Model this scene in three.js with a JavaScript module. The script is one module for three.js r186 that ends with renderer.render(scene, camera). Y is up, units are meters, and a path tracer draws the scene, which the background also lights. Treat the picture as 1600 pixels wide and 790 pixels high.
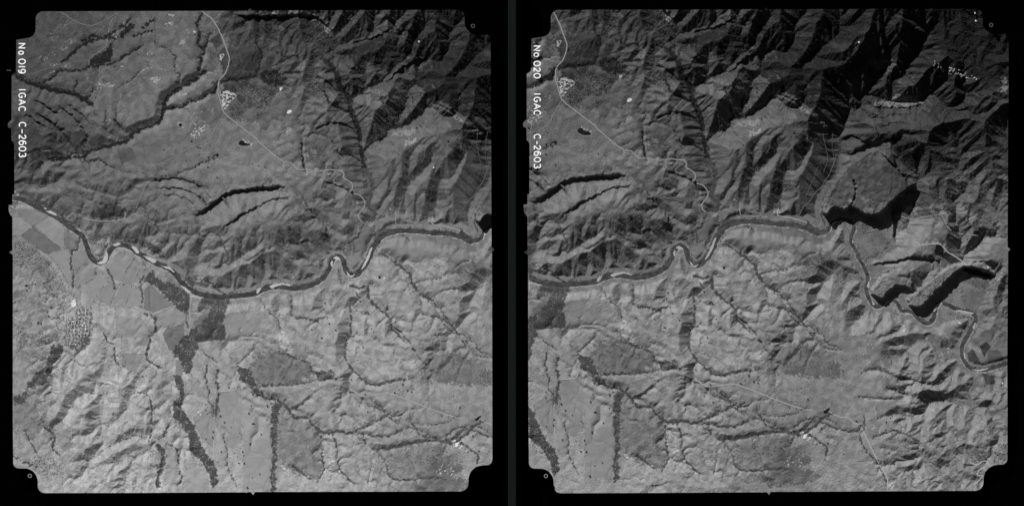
import * as THREE from 'three';
import { createNoise2D } from 'simplex-noise';

// ---------------------------------------------------------------- camera, sky, sun, exposure
const PX = 5;                                   // metres of land for one pixel of the 1600 x 790 photograph
const CAM_H = 120000;
const scene = new THREE.Scene();
const camera = new THREE.PerspectiveCamera(2 * Math.atan(395 * PX / (CAM_H - 90)) * 180 / Math.PI, 1600 / 790, 1000, 160000);
camera.position.set(0, CAM_H, 0);
camera.up.set(0, 0, -1);
camera.lookAt(0, 0, 0);

const renderer = new THREE.WebGLRenderer({ antialias: true });
renderer.toneMapping = THREE.LinearToneMapping;
renderer.toneMappingExposure = 1.3;
renderer.shadowMap.enabled = true;

// a clear, even sky as a panchromatic film sees it through a yellow filter: neutral and dim
{
  const W = 64, H = 32, d = new Float32Array(W * H * 4);
  for (let y = 0; y < H; y++) for (let x = 0; x < W; x++) {
    const up = Math.sin(((y + 0.5) / H - 0.5) * Math.PI), v = up > 0 ? 0.032 + 0.03 * Math.pow(1 - up, 3) : 0.02, o = (y * W + x) * 4;
    d[o] = d[o + 1] = d[o + 2] = v; d[o + 3] = 1;
  }
  const sky = new THREE.DataTexture(d, W, H, THREE.RGBAFormat, THREE.FloatType);
  sky.mapping = THREE.EquirectangularReflectionMapping; sky.magFilter = THREE.LinearFilter; sky.needsUpdate = true;
  scene.background = sky; scene.environment = sky;
}
const sun = new THREE.DirectionalLight(0xffffff, 3.8);
{
  const el = 40 * Math.PI / 180, az = 30 * Math.PI / 180;      // from the upper left of the frames
  sun.position.set(-Math.sin(az) * Math.cos(el), Math.sin(el), -Math.cos(az) * Math.cos(el)).multiplyScalar(9000);
  sun.castShadow = true; sun.shadow.mapSize.set(4096, 4096);
  Object.assign(sun.shadow.camera, { left: -4600, right: 4600, top: 3200, bottom: -3200, near: 100, far: 20000 });
  scene.add(sun, sun.target);
}

// ---------------------------------------------------------------- random numbers and noise
function rng(seed) { let s = seed >>> 0; return () => { s = (s + 0x6d2b79f5) | 0; let t = Math.imul(s ^ (s >>> 15), 1 | s); t = (t + Math.imul(t ^ (t >>> 7), 61 | t)) ^ t; return ((t ^ (t >>> 14)) >>> 0) / 4294967296; }; }
const n1 = createNoise2D(rng(11)), n2 = createNoise2D(rng(23)), n3 = createNoise2D(rng(37));
const clamp = (x, a, b) => x < a ? a : x > b ? b : x, sstep = (a, b, x) => { const t = clamp((x - a) / (b - a), 0, 1); return t * t * (3 - 2 * t); };
function fbm(f, x, y, o) { let s = 0, a = 1, t = 0; for (let i = 0; i < o; i++) { s += a * f(x, y); t += a; a *= 0.5; x = x * 2.03 + 17.1; y = y * 2.03 - 9.7; } return s / t; }
function ridged(f, x, y, o) { let s = 0, a = 1, t = 0; for (let i = 0; i < o; i++) { s += a * (1 - Math.abs(f(x, y))); t += a; a *= 0.5; x = x * 2.07 + 5.3; y = y * 2.07 + 31.7; } return s / t; }
function hash(ix, iy, k = 0) { let h = Math.imul(ix | 0, 374761393) ^ Math.imul(iy | 0, 668265263) ^ Math.imul(k | 0, 2147483647 ^ 0x5bd1e995); h = Math.imul(h ^ (h >>> 13), 1274126177); return ((h ^ (h >>> 16)) >>> 0) / 4294967296; }

// ---------------------------------------------------------------- one map of the land, two overlapping pieces of it
// Map coordinates run in photograph pixels of the first piece of land; the second piece shows the same valley farther down the river.
const MW = 1050, MH = 800;
const toMapR = (x, y) => { const gx0 = (x - 516.1 - 0.0092 * y) / 1.03; return [gx0, y + 25.5 - 0.018 * gx0]; };
const fromMapR = (gx, gy) => [1.03 * gx + 516.1 + 0.0092 * gy, gy - 25.5 + 0.018 * gx];
const TILE = { L1: [0, 0], L2: [400, 0], L3: [0, 260], L4: [400, 260], L5: [0, 520], L6: [400, 520], R1: [1200, 0, 1], R2: [1200, 260, 1], R3: [1200, 520, 1], K: [0, 290, 0, 6.077], C: [1260, 300, 1, 7.3125], T: [60, 420, 0, 7.3125] };
// P('L1 10,20 30,40') : a traced line, in the coordinates of an enlarged survey sheet, turned into map coordinates
function P(text) {
  const [t, ...pts] = text.trim().split(/\s+/), [x0, y0, right, s = 2.925] = TILE[t];
  return pts.map((p) => { const [x, y] = p.split(',').map(Number), X = x0 + x / s, Y = y0 + y / s; return right ? toMapR(X, Y) : [X, Y]; });
}
function smooth(pts, step = 2) {                          // a Catmull-Rom line through the points, sampled about every step
  if (pts.length < 2) return pts;
  const out = [], g = (i) => pts[clamp(i, 0, pts.length - 1)];
  for (let i = 0; i < pts.length - 1; i++) {
    const a = g(i - 1), b = g(i), c = g(i + 1), d = g(i + 2), n = Math.max(1, Math.round(Math.hypot(c[0] - b[0], c[1] - b[1]) / step));
    for (let k = 0; k < n; k++) { const t = k / n, t2 = t * t, t3 = t2 * t; out.push(b.map((_, j) => 0.5 * (2 * b[j] + (c[j] - a[j]) * t + (2 * a[j] - 5 * b[j] + 4 * c[j] - d[j]) * t2 + (3 * b[j] - a[j] - 3 * c[j] + d[j]) * t3))); }
  }
  out.push(pts[pts.length - 1]);
  return out;
}
const wobble = (pts, amp, freq = 0.15) => pts.map(([x, y, ...r]) => [x + amp * n1(x * freq, y * freq), y + amp * n2(x * freq, y * freq), ...r]);

// ---------------------------------------------------------------- traced survey data
// height in metres and roughness at spots of the land
const SPOTS = [];
for (const row of [
  '20: 20 90 .15, 120 100 .2, 220 100 .15, 320 95 .15, 400 190 .7, 460 290 .9, 540 310 1, 640 350 1, 740 390 1, 850 420 1, 950 440 1, 1040 440 1',
  '60: 60 90 .2, 150 90 .3, 250 90 .1, 340 90 .15, 420 130 .6, 500 190 .9, 600 270 1, 700 310 1, 800 350 1',
  '110: 40 85 .2, 150 80 .25, 250 85 .1, 330 85 .1, 420 95 .2, 480 130 .7, 540 160 .9, 620 210 1, 720 270 1, 820 320 1, 920 350 1, 1030 370 1',
  '170: 40 120 .35, 100 95 .25, 200 80 .1, 300 75 .1, 400 80 .15, 460 95 .3, 520 140 .7, 600 150 .55, 680 200 .5, 750 240 .8, 840 270 1, 930 290 1, 1030 310 1',
  '230: 40 100 .35, 120 85 .25, 200 75 .1, 300 70 .08, 400 72 .08, 470 90 .3, 540 110 .4, 620 150 .22, 700 190 .2, 760 200 .3',
  '290: 20 40 .2, 90 70 .4, 160 80 .4, 230 90 .4, 300 90 .3, 350 75 .1, 400 85 .25, 470 100 .5, 530 100 .45, 600 95 .2, 680 110 .18, 740 140 .2',
  '342: 60 25 .05, 140 45 .3, 220 80 .4, 300 95 .45, 360 118 .28, 430 138 .28, 490 105 .32, 540 50 .3, 590 30 .1, 650 42 .2, 720 80 .3',
  '400: 50 30 .2, 100 22 .03, 200 22 .03, 300 60 .3, 400 90 .4, 470 60 .4, 560 22 .05, 650 50 .25, 740 75 .25',
  '460: 40 70 .4, 130 25 .03, 230 25 .05, 420 50 .3, 500 55 .3, 600 70 .35, 700 90 .4, 760 82 .3',
  '540: 40 90 .4, 110 50 .2, 190 50 .3, 260 35 .1, 380 50 .25, 470 80 .3, 560 100 .22, 660 120 .4, 740 100 .3',
  '620: 40 110 .3, 120 100 .4, 180 90 .55, 260 60 .2, 350 70 .08, 430 90 .3, 520 120 .35, 620 140 .25, 720 142 .1',
  '700: 40 120 .2, 110 120 .3, 180 110 .6, 250 80 .4, 350 100 .06, 410 105 .05, 470 120 .3, 560 150 .35, 680 160 .3, 750 160 .25',
  '780: 40 130 .2, 180 130 .5, 300 110 .2, 400 120 .05, 500 150 .3, 620 180 .3, 750 170 .25']) {
  const [y, list] = row.split(':');
  for (const s of list.split(',')) { const [x, h, r] = s.trim().split(' ').map(Number); SPOTS.push([x, +y, h, r]); }
}
for (const s of ('1350 270 225 .2,1300 290 150 .2,1390 240 240 .5,1430 290 215 .4,1330 345 14 .5,1400 330 120 .6,1480 330 130 .4,1560 340 130 .3,1450 220 290 1,1540 230 290 1,1500 280 230 1,1565 290 220 1,1290 420 58 .2,1350 420 35 .4,' +
  '1420 400 120 .25,1500 400 130 .22,1560 400 140 .25,1400 450 100 .25,1470 450 115 .22,1540 460 110 .7,1380 470 26 .3,1440 490 24 .2,1500 480 24 .2,1550 500 40 .5,1530 540 18 .1,1560 560 28 .1,1300 480 84 .15,1340 540 104 .1,1420 540 66 .25,' +
  '1480 560 50 .6,1290 600 140 .07,1380 620 132 .12,1450 620 112 .5,1530 640 88 .5,1560 700 96 .5,1500 700 118 .62,1430 700 142 .5,1350 700 160 .12,1280 720 165 .12,1440 780 152 .5,1560 780 120 .6').split(',')) {
  const [x, y, h, r] = s.split(' ').map(Number); SPOTS.push([...toMapR(x, y), h, r]);
}

// the river: middle line with width, in map pixels
const RIVER = smooth([
  ...P('L3 30,140 50,145 95,150 150,178 210,207 270,242 320,280 372,315 393,362 410,408 440,438 475,432 492,402 512,372 545,358 592,370 640,402 700,437 760,462 800,492 830,532 880,570 950,592 1020,596 1090,590 1160,582'),
  ...P('L4 20,568 55,553 110,547 170,556 240,546 298,516 332,472 348,428 374,412 398,428 408,466 430,494 468,486 508,432 540,362 582,314 640,296 720,294 800,302 870,306 930,320 985,345'),
  ...P('C 0,365 80,420 160,460 225,450 268,400 310,335 390,305 470,320 525,360 545,420 515,490 508,560 545,640 600,720'),
  ...P('R2 408,408 438,458 456,510 450,562 466,612 492,640 524,634 562,612 590,622 612,658 660,668 698,704 734,718 760,692 766,650 786,622 822,632 872,657 930,668 953,692 938,732 905,790'),
  ...P('R3 893,50 888,80 897,122 932,163 990,170 1050,154 1110,138 1180,120')], 1.5);
const RW = [[0, 9], [130, 11], [190, 11], [330, 12], [470, 12], [520, 10], [560, 13], [600, 13], [640, 10.5], [720, 10], [770, 7], [860, 7.5], [940, 8], [1050, 8]];
const riverWidth = (x) => { for (let i = 1; i < RW.length; i++) if (x < RW[i][0]) { const [a, b] = RW[i - 1], [c, d] = RW[i]; return b + (d - b) * clamp((x - a) / (c - a), 0, 1); } return 8; };
let riverLen = 0; RIVER.forEach((p, i) => { if (i) riverLen += Math.hypot(p[0] - RIVER[i - 1][0], p[1] - RIVER[i - 1][1]); p[2] = riverWidth(p[0]) * 0.58 * (1 + 0.2 * n1(p[0] / 13, p[1] / 13) + 0.12 * n2(p[0] / 4.5, p[1] / 4.5)); p[3] = riverLen; });
RIVER.forEach((p) => { p[4] = 24 - 12 * p[3] / riverLen; });                    // level of the water

// streams in gullies: [line, half-width of the gully in pixels, depth in metres, how thickly trees line it 0..1, half-width of the trees]
const GULLY = [
  ['L1 40,330 75,345 110,370 160,385 215,405 270,415 330,425 370,445 410,475', 5, 34, 1, 4], ['L1 170,385 210,370 250,345 265,322 330,325 390,312 410,290 430,270', 3.5, 12, .95, 1.8],
  ['L1 600,165 640,155 690,140', 3, 9, .9, 2], ['L1 490,300 540,275 580,250 620,225 650,205', 3, 10, .95, 2.2], ['L1 280,282 330,240 360,215 400,190 450,175 520,170', 4, 12, .95, 3], ['L1 370,190 420,165 470,170 560,120 600,80', 3, 8, .8, 2.4],
  ['L1 150,790 200,735 260,725 320,720 380,712 410,690 450,675 510,660 560,650 590,635 610,605 660,585 700,570 735,545 745,500 755,455 790,425 830,400 870,375 910,350 930,325', 4.5, 34, 1, 3.4],
  ['L1 745,500 790,495 830,490 860,465 910,455 940,435 975,420 990,400', 3.5, 22, 1, 2.6], ['L1 200,735 175,760 150,790', 3, 8, .8, 1.4], ['L1 380,712 400,745 450,730 500,760 550,780 600,790', 3, 8, .8, 1.3],
  ['L1 920,60 900,110 910,160 905,200 930,230 920,280 905,320', 3, 9, .85, 2.4], ['L1 960,150 940,200 930,230', 2.5, 6, .8, 2], ['L1 1000,375 1080,365 1170,350', 3, 9, .95, 2.2], ['L1 820,785 880,770 905,750 950,735 990,705', 2.5, 7, .8, 1.3],
  ['L1 705,200 770,230 800,260 800,320 820,350 815,395', 3, 7, .45, 1.5], ['L1 540,400 590,370 620,340 650,310', 2.5, 5, .5, 1.2], ['L1 330,420 350,385 345,365', 2.5, 6, .8, 1.5], ['L1 370,445 410,430 420,405', 2.5, 6, .9, 1.5],
  ['L1 60,690 110,700 160,690 240,680 270,700', 3, 6, .6, 1.2], ['L1 40,780 100,770 140,788', 3, 6, .8, 1.4], ['L1 520,540 545,575 555,585', 2.5, 6, .7, 2],
  ['L2 0,330 15,300 25,250 0,200', 3, 9, .95, 2], ['L2 90,235 130,260 160,265', 2.5, 5, .9, 1.6], ['L2 60,310 100,290 150,265 195,250', 2.5, 6, .9, 1.4], ['L2 120,335 200,330', 3, 7, 1, 2],
  ['L2 300,270 345,300 370,350 390,400 425,450 430,490 445,530 465,580 475,630 480,680 490,720 495,790 505,850', 5, 26, .95, 4], ['L2 425,450 470,430 510,400 560,380 590,350 620,320 650,290 680,265 720,230', 5, 26, .8, 2.4],
  ['L2 240,380 290,400 320,440 340,475 390,500 430,520', 4, 20, .85, 2], ['L2 485,700 520,660 560,640 590,620 605,590 650,580 690,565 730,540 760,520 780,480', 5, 22, .9, 2.4],
  ['L2 610,590 600,540 590,490 570,450', 3.5, 14, .75, 1.4], ['L2 660,580 650,530 660,480 655,430', 3.5, 14, .75, 1.6], ['L2 700,550 720,500 715,440', 3.5, 12, .75, 1.6], ['L2 500,330 500,370 480,410', 3, 10, .7, 1.4],
  ['L2 255,605 310,615 350,650 370,690 395,710 440,715 480,740', 3.5, 14, .8, 1.3], ['L2 205,650 210,700 215,750 230,790', 3, 8, .85, 2], ['L2 805,690 800,730 770,770 720,820', 3.5, 14, .85, 1.8], ['L2 980,650 960,690 940,720 920,760 900,800', 4, 16, .85, 2.4],
  ['L2 440,150 460,200 440,240 400,260 370,300', 5, 22, .5, 2], ['L2 640,230 600,250 570,290 590,340', 5, 22, .4, 2], ['L2 350,160 370,200 350,250 345,300', 5, 26, .6, 2],
  ['L3 240,60 300,55 350,75 400,100 450,110 480,120 530,130 580,120 620,85 670,65 740,55 800,50 860,65 920,85 950,100', 3.5, 12, .85, 1.5], ['L3 820,305 880,310 930,300 980,305 1010,330 1010,360 1040,390', 3.5, 12, .85, 1.7],
  ['L3 1160,500 1130,485 1100,490 1080,520 1070,560 1040,585', 3, 6, .95, 1.5], ['L3 850,520 900,515 960,530 990,560 1030,585', 3, 6, .95, 1.7], ['L3 210,30 240,60 190,95 150,75 90,85 60,105', 3, 9, .9, 1.7], ['L3 620,195 650,180 700,250 780,240', 2.5, 8, .8, 1.5],
  ['L3 650,500 640,540 650,590 640,640', 2, 3, .9, 1.8], ['L3 660,670 700,690 710,740 690,775', 2.5, 4, .95, 2.2], ['L3 860,600 858,650 850,700 860,740', 2.5, 4, .7, 1.8], ['L3 365,310 350,370 330,390 320,430 330,490 330,560', 2.5, 4, .85, 1.8],
  ['L3 440,460 430,490', 2, 3, .9, 1.3], ['L3 480,460 500,490 515,520 525,565', 2.5, 4, .8, 1.6], ['L3 520,330 560,325 620,330', 3, 8, .9, 2],
  ['L3 1040,390 1050,440 1100,410 1170,370', 3, 9, .6, 1.3], ['L3 700,250 740,300 820,305', 3, 8, .5, 1.3],
  ['L4 60,155 100,145 150,150', 2.5, 8, .85, 1.4], ['L4 0,400 50,380 90,360 110,345 150,355 200,340', 3, 9, .85, 1.8], ['L4 180,120 220,150 250,200 290,240 325,280 335,340 340,380', 3.5, 14, .7, 1.3],
  ['L4 520,250 490,265 480,300 460,325 430,350 435,385 420,400', 2.5, 5, .95, 1.6], ['L4 440,390 500,385', 2, 3, .8, .9], ['L4 490,-10 520,50 530,90 520,140 510,180 540,210 530,240 490,245', 5, 20, .9, 3.8],
  ['L4 715,40 700,80 660,150 645,190 640,215', 3.5, 16, .85, 1.5], ['L4 850,40 830,100 820,180 810,230', 4, 22, .75, 1.8], ['L4 1080,100 1040,170 1010,210 1000,260 1020,300', 4.5, 34, .8, 1.6],
  ['L4 560,400 610,415 650,450 700,490 720,540 760,590 800,610', 4, 16, .95, 2.6], ['L4 800,610 840,650 890,720 930,770', 3.5, 12, .85, 1.7], ['L4 750,600 755,650 770,680 840,690 890,720', 3.5, 11, .8, 1.4], ['L4 720,535 780,515 830,510 880,490 960,480', 3, 8, .7, 1.4],
  ['L4 430,545 480,555 540,530', 3, 7, .95, 2.2], ['L4 440,560 470,600 430,640 435,700 430,780', 3.5, 9, .9, 2], ['L4 515,555 515,600 560,650 610,690 620,740 680,790', 4, 16, .9, 2.2], ['L4 150,580 165,620 165,680 230,695 280,710', 3, 8, .85, 1.6], ['L4 20,600 50,660 100,700 110,740', 3, 7, .75, 1.3],
  ['L4 660,310 690,330 700,340', 2.5, 5, .9, 1.5], ['L4 800,600 880,560 960,570 1060,540', 3, 8, .6, 1.2], ['L4 620,690 700,710 780,690', 3, 8, .5, 1.2], ['L4 880,500 940,440 1010,420', 3, 6, .4, 1.2],
  ['L5 475,0 490,40 520,60 525,120 540,150', 3, 6, .85, 1.5], ['L5 690,0 680,60 670,110 700,140 740,160', 3, 6, .9, 2], ['L5 630,270 680,290 695,350 690,400 690,450 680,490', 3, 7, .8, 1.6], ['L5 200,430 250,470 240,520 270,560', 2.5, 5, .85, 2],
  ['L5 110,440 140,500 180,570', 2.5, 5, .75, 1.3], ['L5 750,510 800,520 815,570 820,630 830,660 810,700', 2.5, 5, .9, 1.8], ['L5 720,700 730,640 745,590 742,540 720,510', 4, 8, .8, 4], ['L5 320,120 380,150 450,140', 2.5, 4, .4, 1.2],
  ['L5 520,100 490,160 480,220 475,290 465,340 450,410 420,450', 13, 30, .12, 2], ['L5 665,190 625,240 600,290 575,350 525,400 480,435', 11, 25, .12, 2], ['L5 690,480 620,470 560,490 500,520 440,555 395,585', 10, 21, .3, 2], ['L5 690,530 625,560 592,610 572,680 565,740', 10, 20, .25, 2], ['L5 580,550 540,590 460,605 400,640', 9, 18, .1, 2],
  ['L5 945,150 940,210 955,270 950,310 980,340', 2.5, 4, .85, 1.8], ['L5 1000,170 990,210 1000,270 990,330 985,370', 2.5, 5, .9, 2.2], ['L5 930,90 960,110 990,130', 2, 4, .8, 1.4], ['L5 1020,470 1040,540 1035,600 1060,650 1080,700', 3, 6, .5, 1.6], ['L5 0,600 40,560 110,590 170,610', 3, 5, .7, 1.6], ['L5 560,150 600,175 640,190', 2.5, 4, .6, 1.2],
  ['L6 -20,270 60,300 110,315 150,350 180,390 235,385 260,420 310,455 370,450 440,460 490,490 520,525 560,530 620,525 680,510 750,495 830,490 900,500 950,470 990,430 1040,400', 4, 12, 1, 2.4],
  ['L6 450,450 520,420 590,380 600,360 560,330 520,300', 3.5, 10, .85, 1.6], ['L6 460,450 540,470 620,470 670,440 720,430 760,450', 3, 9, .9, 1.6], ['L6 180,350 230,310 260,280', 3, 8, .75, 1.2], ['L6 -20,245 100,240 220,230 290,215 350,210 420,195', 3, 8, .85, 1.3],
  ['L6 460,0 420,30 405,80 415,130 440,165 490,215 540,240 600,225 660,215 710,210', 3.5, 11, .95, 1.8], ['L6 110,90 170,110 240,140 260,180 310,190', 3, 8, .9, 1.6], ['L6 510,330 570,350 600,380 650,410', 3, 9, .85, 1.4], ['L6 700,380 720,420 750,465 800,465', 3, 7, .9, 1.4],
  ['L6 300,470 300,560 310,620 280,680', 2.5, 5, .8, 1.5], ['L6 350,460 370,510 370,580 400,640 450,690', 3, 6, .85, 1.6], ['L6 550,530 590,590 620,660 700,670 800,660 870,665', 3, 7, .8, 1.3], ['L6 930,0 990,40 1030,90 1070,100', 3, 8, .8, 1.5], ['L6 900,490 960,440 1000,420 1060,450', 3, 7, .85, 1.4],
  ['L6 590,370 650,380 700,350 760,340', 2.5, 6, .7, 1.2], ['L6 160,600 200,630 250,670', 3, 6, .7, 2], ['L6 820,0 840,60 800,100', 3, 8, .5, 1.2], ['L6 540,560 520,640 515,690', 2.5, 4, .5, 1.2],
  ['R1 320,610 332,660 322,720 312,800', 3.2, 80, .3, 1], ['R1 380,330 420,380 400,440 380,480 360,540', 6, 16, .5, 2], ['R1 720,480 780,560 820,640 830,720', 6, 19, .5, 2], ['R1 600,300 640,360 700,420 720,480', 6, 14, .4, 2], ['R1 1000,440 920,540 850,620 800,700 770,780', 6, 16, .5, 2],
  ['R2 325,0 290,70 255,140 237,190 247,230 262,285', 3.2, 95, .3, 0.8], ['R2 430,300 500,282 580,238 640,242 740,228 790,228 822,280 872,306 960,316 1100,332', 3, 9, .55, 1.8], ['R2 640,215 700,205 780,200 830,205 900,250 960,290 1000,320', 3, 6, .8, 2], ['R2 440,430 480,410 530,380 560,330', 3.5, 14, .6, 1.4],
  ['R2 240,360 250,430 300,480 340,540 330,600', 3, 7, .45, 1.2], ['R2 0,540 60,610 100,680 160,730 210,790', 3.5, 9, .85, 1.3], ['R2 440,640 420,690 400,700', 3, 8, .8, 1.4], ['R2 400,480 440,540 380,590 360,640', 3, 7, .5, 1.2], ['R2 640,300 620,260 590,240', 3, 10, .4, 1.2],
  ['R3 440,175 500,165 560,185 600,205 700,215 780,235 830,190 860,140', 4, 16, .7, 1.3], ['R3 420,290 500,300 600,300 640,280', 3, 9, .7, 1.2], ['R3 500,390 580,370 650,375 720,360', 3, 8, .8, 1.4], ['R3 440,380 440,430 420,480 460,550 500,590 530,650 545,700', 2.5, 5, .85, 1.4],
  ['R3 690,540 740,600 800,660 850,720', 9, 22, .15, 1.5], ['R3 790,440 830,520 850,600 900,690', 9, 22, .15, 1.5], ['R3 800,420 860,470 910,540 960,600', 8, 19, .3, 1.5], ['R3 700,330 760,320 820,310 880,310 940,340 940,400', 8, 18, .3, 1.5], ['R3 870,330 885,400 900,440', 6, 13, .2, 1.5], ['R3 540,240 620,270 700,300 760,300 820,260 840,210', 8, 19, .4, 1.5],
  ['R3 720,360 740,300 720,260 690,230', 6, 13, .3, 1.5], ['R3 670,710 665,640 685,560 690,490', 6, 12, .3, 1.5], ['R3 0,380 100,375 180,340', 2.5, 5, .9, 1.2], ['R3 0,430 60,440 110,440 160,400 210,390', 3, 6, .9, 1.8], ['R3 100,440 150,450 210,390 250,410 330,440 400,450 430,420', 3, 6, .8, 1.6], ['R3 180,460 240,500 270,530 265,580', 3, 5, .7, 2], ['R3 940,320 1000,240 980,180', 3, 8, .5, 1.2], ['R3 1000,330 1040,420 1060,480', 4, 14, .4, 1.2],
  ['R3 210,0 230,40 270,70 330,80', 3, 7, .7, 1.2], ['R3 540,60 570,140 620,180', 3, 7, .5, 1.2], ['R3 730,0 760,70 800,160', 5, 18, .3, 1.2], ['R3 480,480 560,450 620,460 680,490', 3, 7, .6, 1.6],
];
// cliffs and steep edges: [line walked with the low side on the left, height in metres, reach in pixels]
const SCARP = [
  ['L2 360,165 340,130 300,95 260,72 200,62 130,68 60,70 -60,70 -110,60', 72, 60], ['L2 1050,610 1000,592 950,552 900,522 850,492 800,472', -36, 26], ['L2 680,165 640,120 600,62', 36, 40], ['L2 620,130 560,160 480,185 420,200', 33, 40], ['L2 790,265 720,280 650,320 590,380', 42, 50], ['L2 770,190 700,140 640,150', 30, 40],
  ['L2 660,720 620,650 590,622 530,690', 16, 25], ['L2 460,600 400,560 340,560 260,590', 18, 26], ['L2 420,500 390,440 340,380 280,345', 24, 26],
  ['L4 145,92 100,93 50,93 0,97 -50,104 -100,110 -140,125 -175,150 -210,175 -250,205 -290,228', 70, 34], ['L4 330,330 318,285 285,240 248,198 215,150 180,120 150,98', -34, 22], ['L4 150,150 110,145 70,152 20,175 -40,205', 26, 16], ['L3 1180,185 1120,210 1070,240 1020,272', 34, 20], ['L3 950,100 900,80 850,62 800,52 740,56 670,66', 30, 16], ['L3 975,150 930,105 890,85', 24, 12], ['L3 960,190 900,130 830,100 760,95 700,100', 24, 14], ['L3 900,200 860,150 800,130 740,130', 20, 12],
  ['L1 215,585 160,548 118,515', 30, 12], ['L1 345,695 310,640 270,590 220,550 160,508', 30, 12], ['L1 408,685 402,640 372,580 322,520 255,478', 30, 12], ['L1 430,620 405,560 355,508 300,470', 24, 10], ['L1 280,535 220,490 150,452', 30, 12], ['L1 300,600 240,560 200,535', 22, 10],
  ['L1 420,480 370,448 330,428 270,418 215,408 160,388 110,373 60,340', 14, 9],
  ['L4 1025,342 985,318 935,297 890,305 830,296 770,286 700,284', 50, 20], ['L4 300,260 240,210 200,150', 16, 16], ['L4 480,190 440,120 380,90 300,60', 26, 20], ['L4 240,330 180,350 140,330', 16, 14],
  ['L6 765,135 735,92 700,40 660,-5 610,-40', 34, 26], ['L6 510,302 480,290 432,265 382,290 335,318', 16, 10], ['L6 430,260 400,245 350,240', 8, 8], ['L5 1010,30 1040,90 1080,150', -10, 12],
  ['R2 262,292 205,272 150,252 60,236 0,230', 40, 18], ['R2 645,85 625,105 600,132 552,178 510,216 455,222 385,192 345,202 300,190 285,238', 95, 80], ['R2 362,192 382,150 392,100 380,58', 50, 18], ['R2 430,-60 500,-80 560,-40 600,20 640,90', 80, 60], ['R2 440,190 400,185 372,198', 30, 10],
  ['R2 660,570 620,552 572,560 526,612', 135, 50], ['R2 1045,500 1010,488 960,472 900,470 860,490 820,530 760,590 700,655', 170, 60], ['R2 800,432 720,420 660,414 600,426 520,440 450,448', 42, 22], ['R2 560,480 520,490 480,520', 24, 18],
  ['R1 640,640 620,626 560,632 480,650 440,662 400,690 335,715', 36, 60], ['R1 712,475 640,490 560,490 470,492', 33, 40], ['R1 690,540 620,520 560,525 500,545', 21, 16], ['R1 680,580 620,560 560,565 500,585', 21, 16], ['R1 670,615 600,595 530,600', 18, 14], ['R1 480,650 430,640 380,620 330,640', 36, 24],
  ['R1 250,550 200,505 130,455 40,415', -36, 26], ['R1 590,300 560,285 500,290 445,285', 36, 40], ['R1 520,170 470,165 430,200', 30, 40], ['R1 300,190 280,120 240,85', 36, 40],
  ['R3 780,238 720,226 650,212 590,200', 34, 14], ['R3 640,275 600,265 540,242', 24, 12], ['R3 830,225 800,205 780,215', 20, 8], ['R3 960,330 900,300 830,305', 24, 14], ['R3 820,290 760,290 700,270', 28, 12],
];

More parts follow.
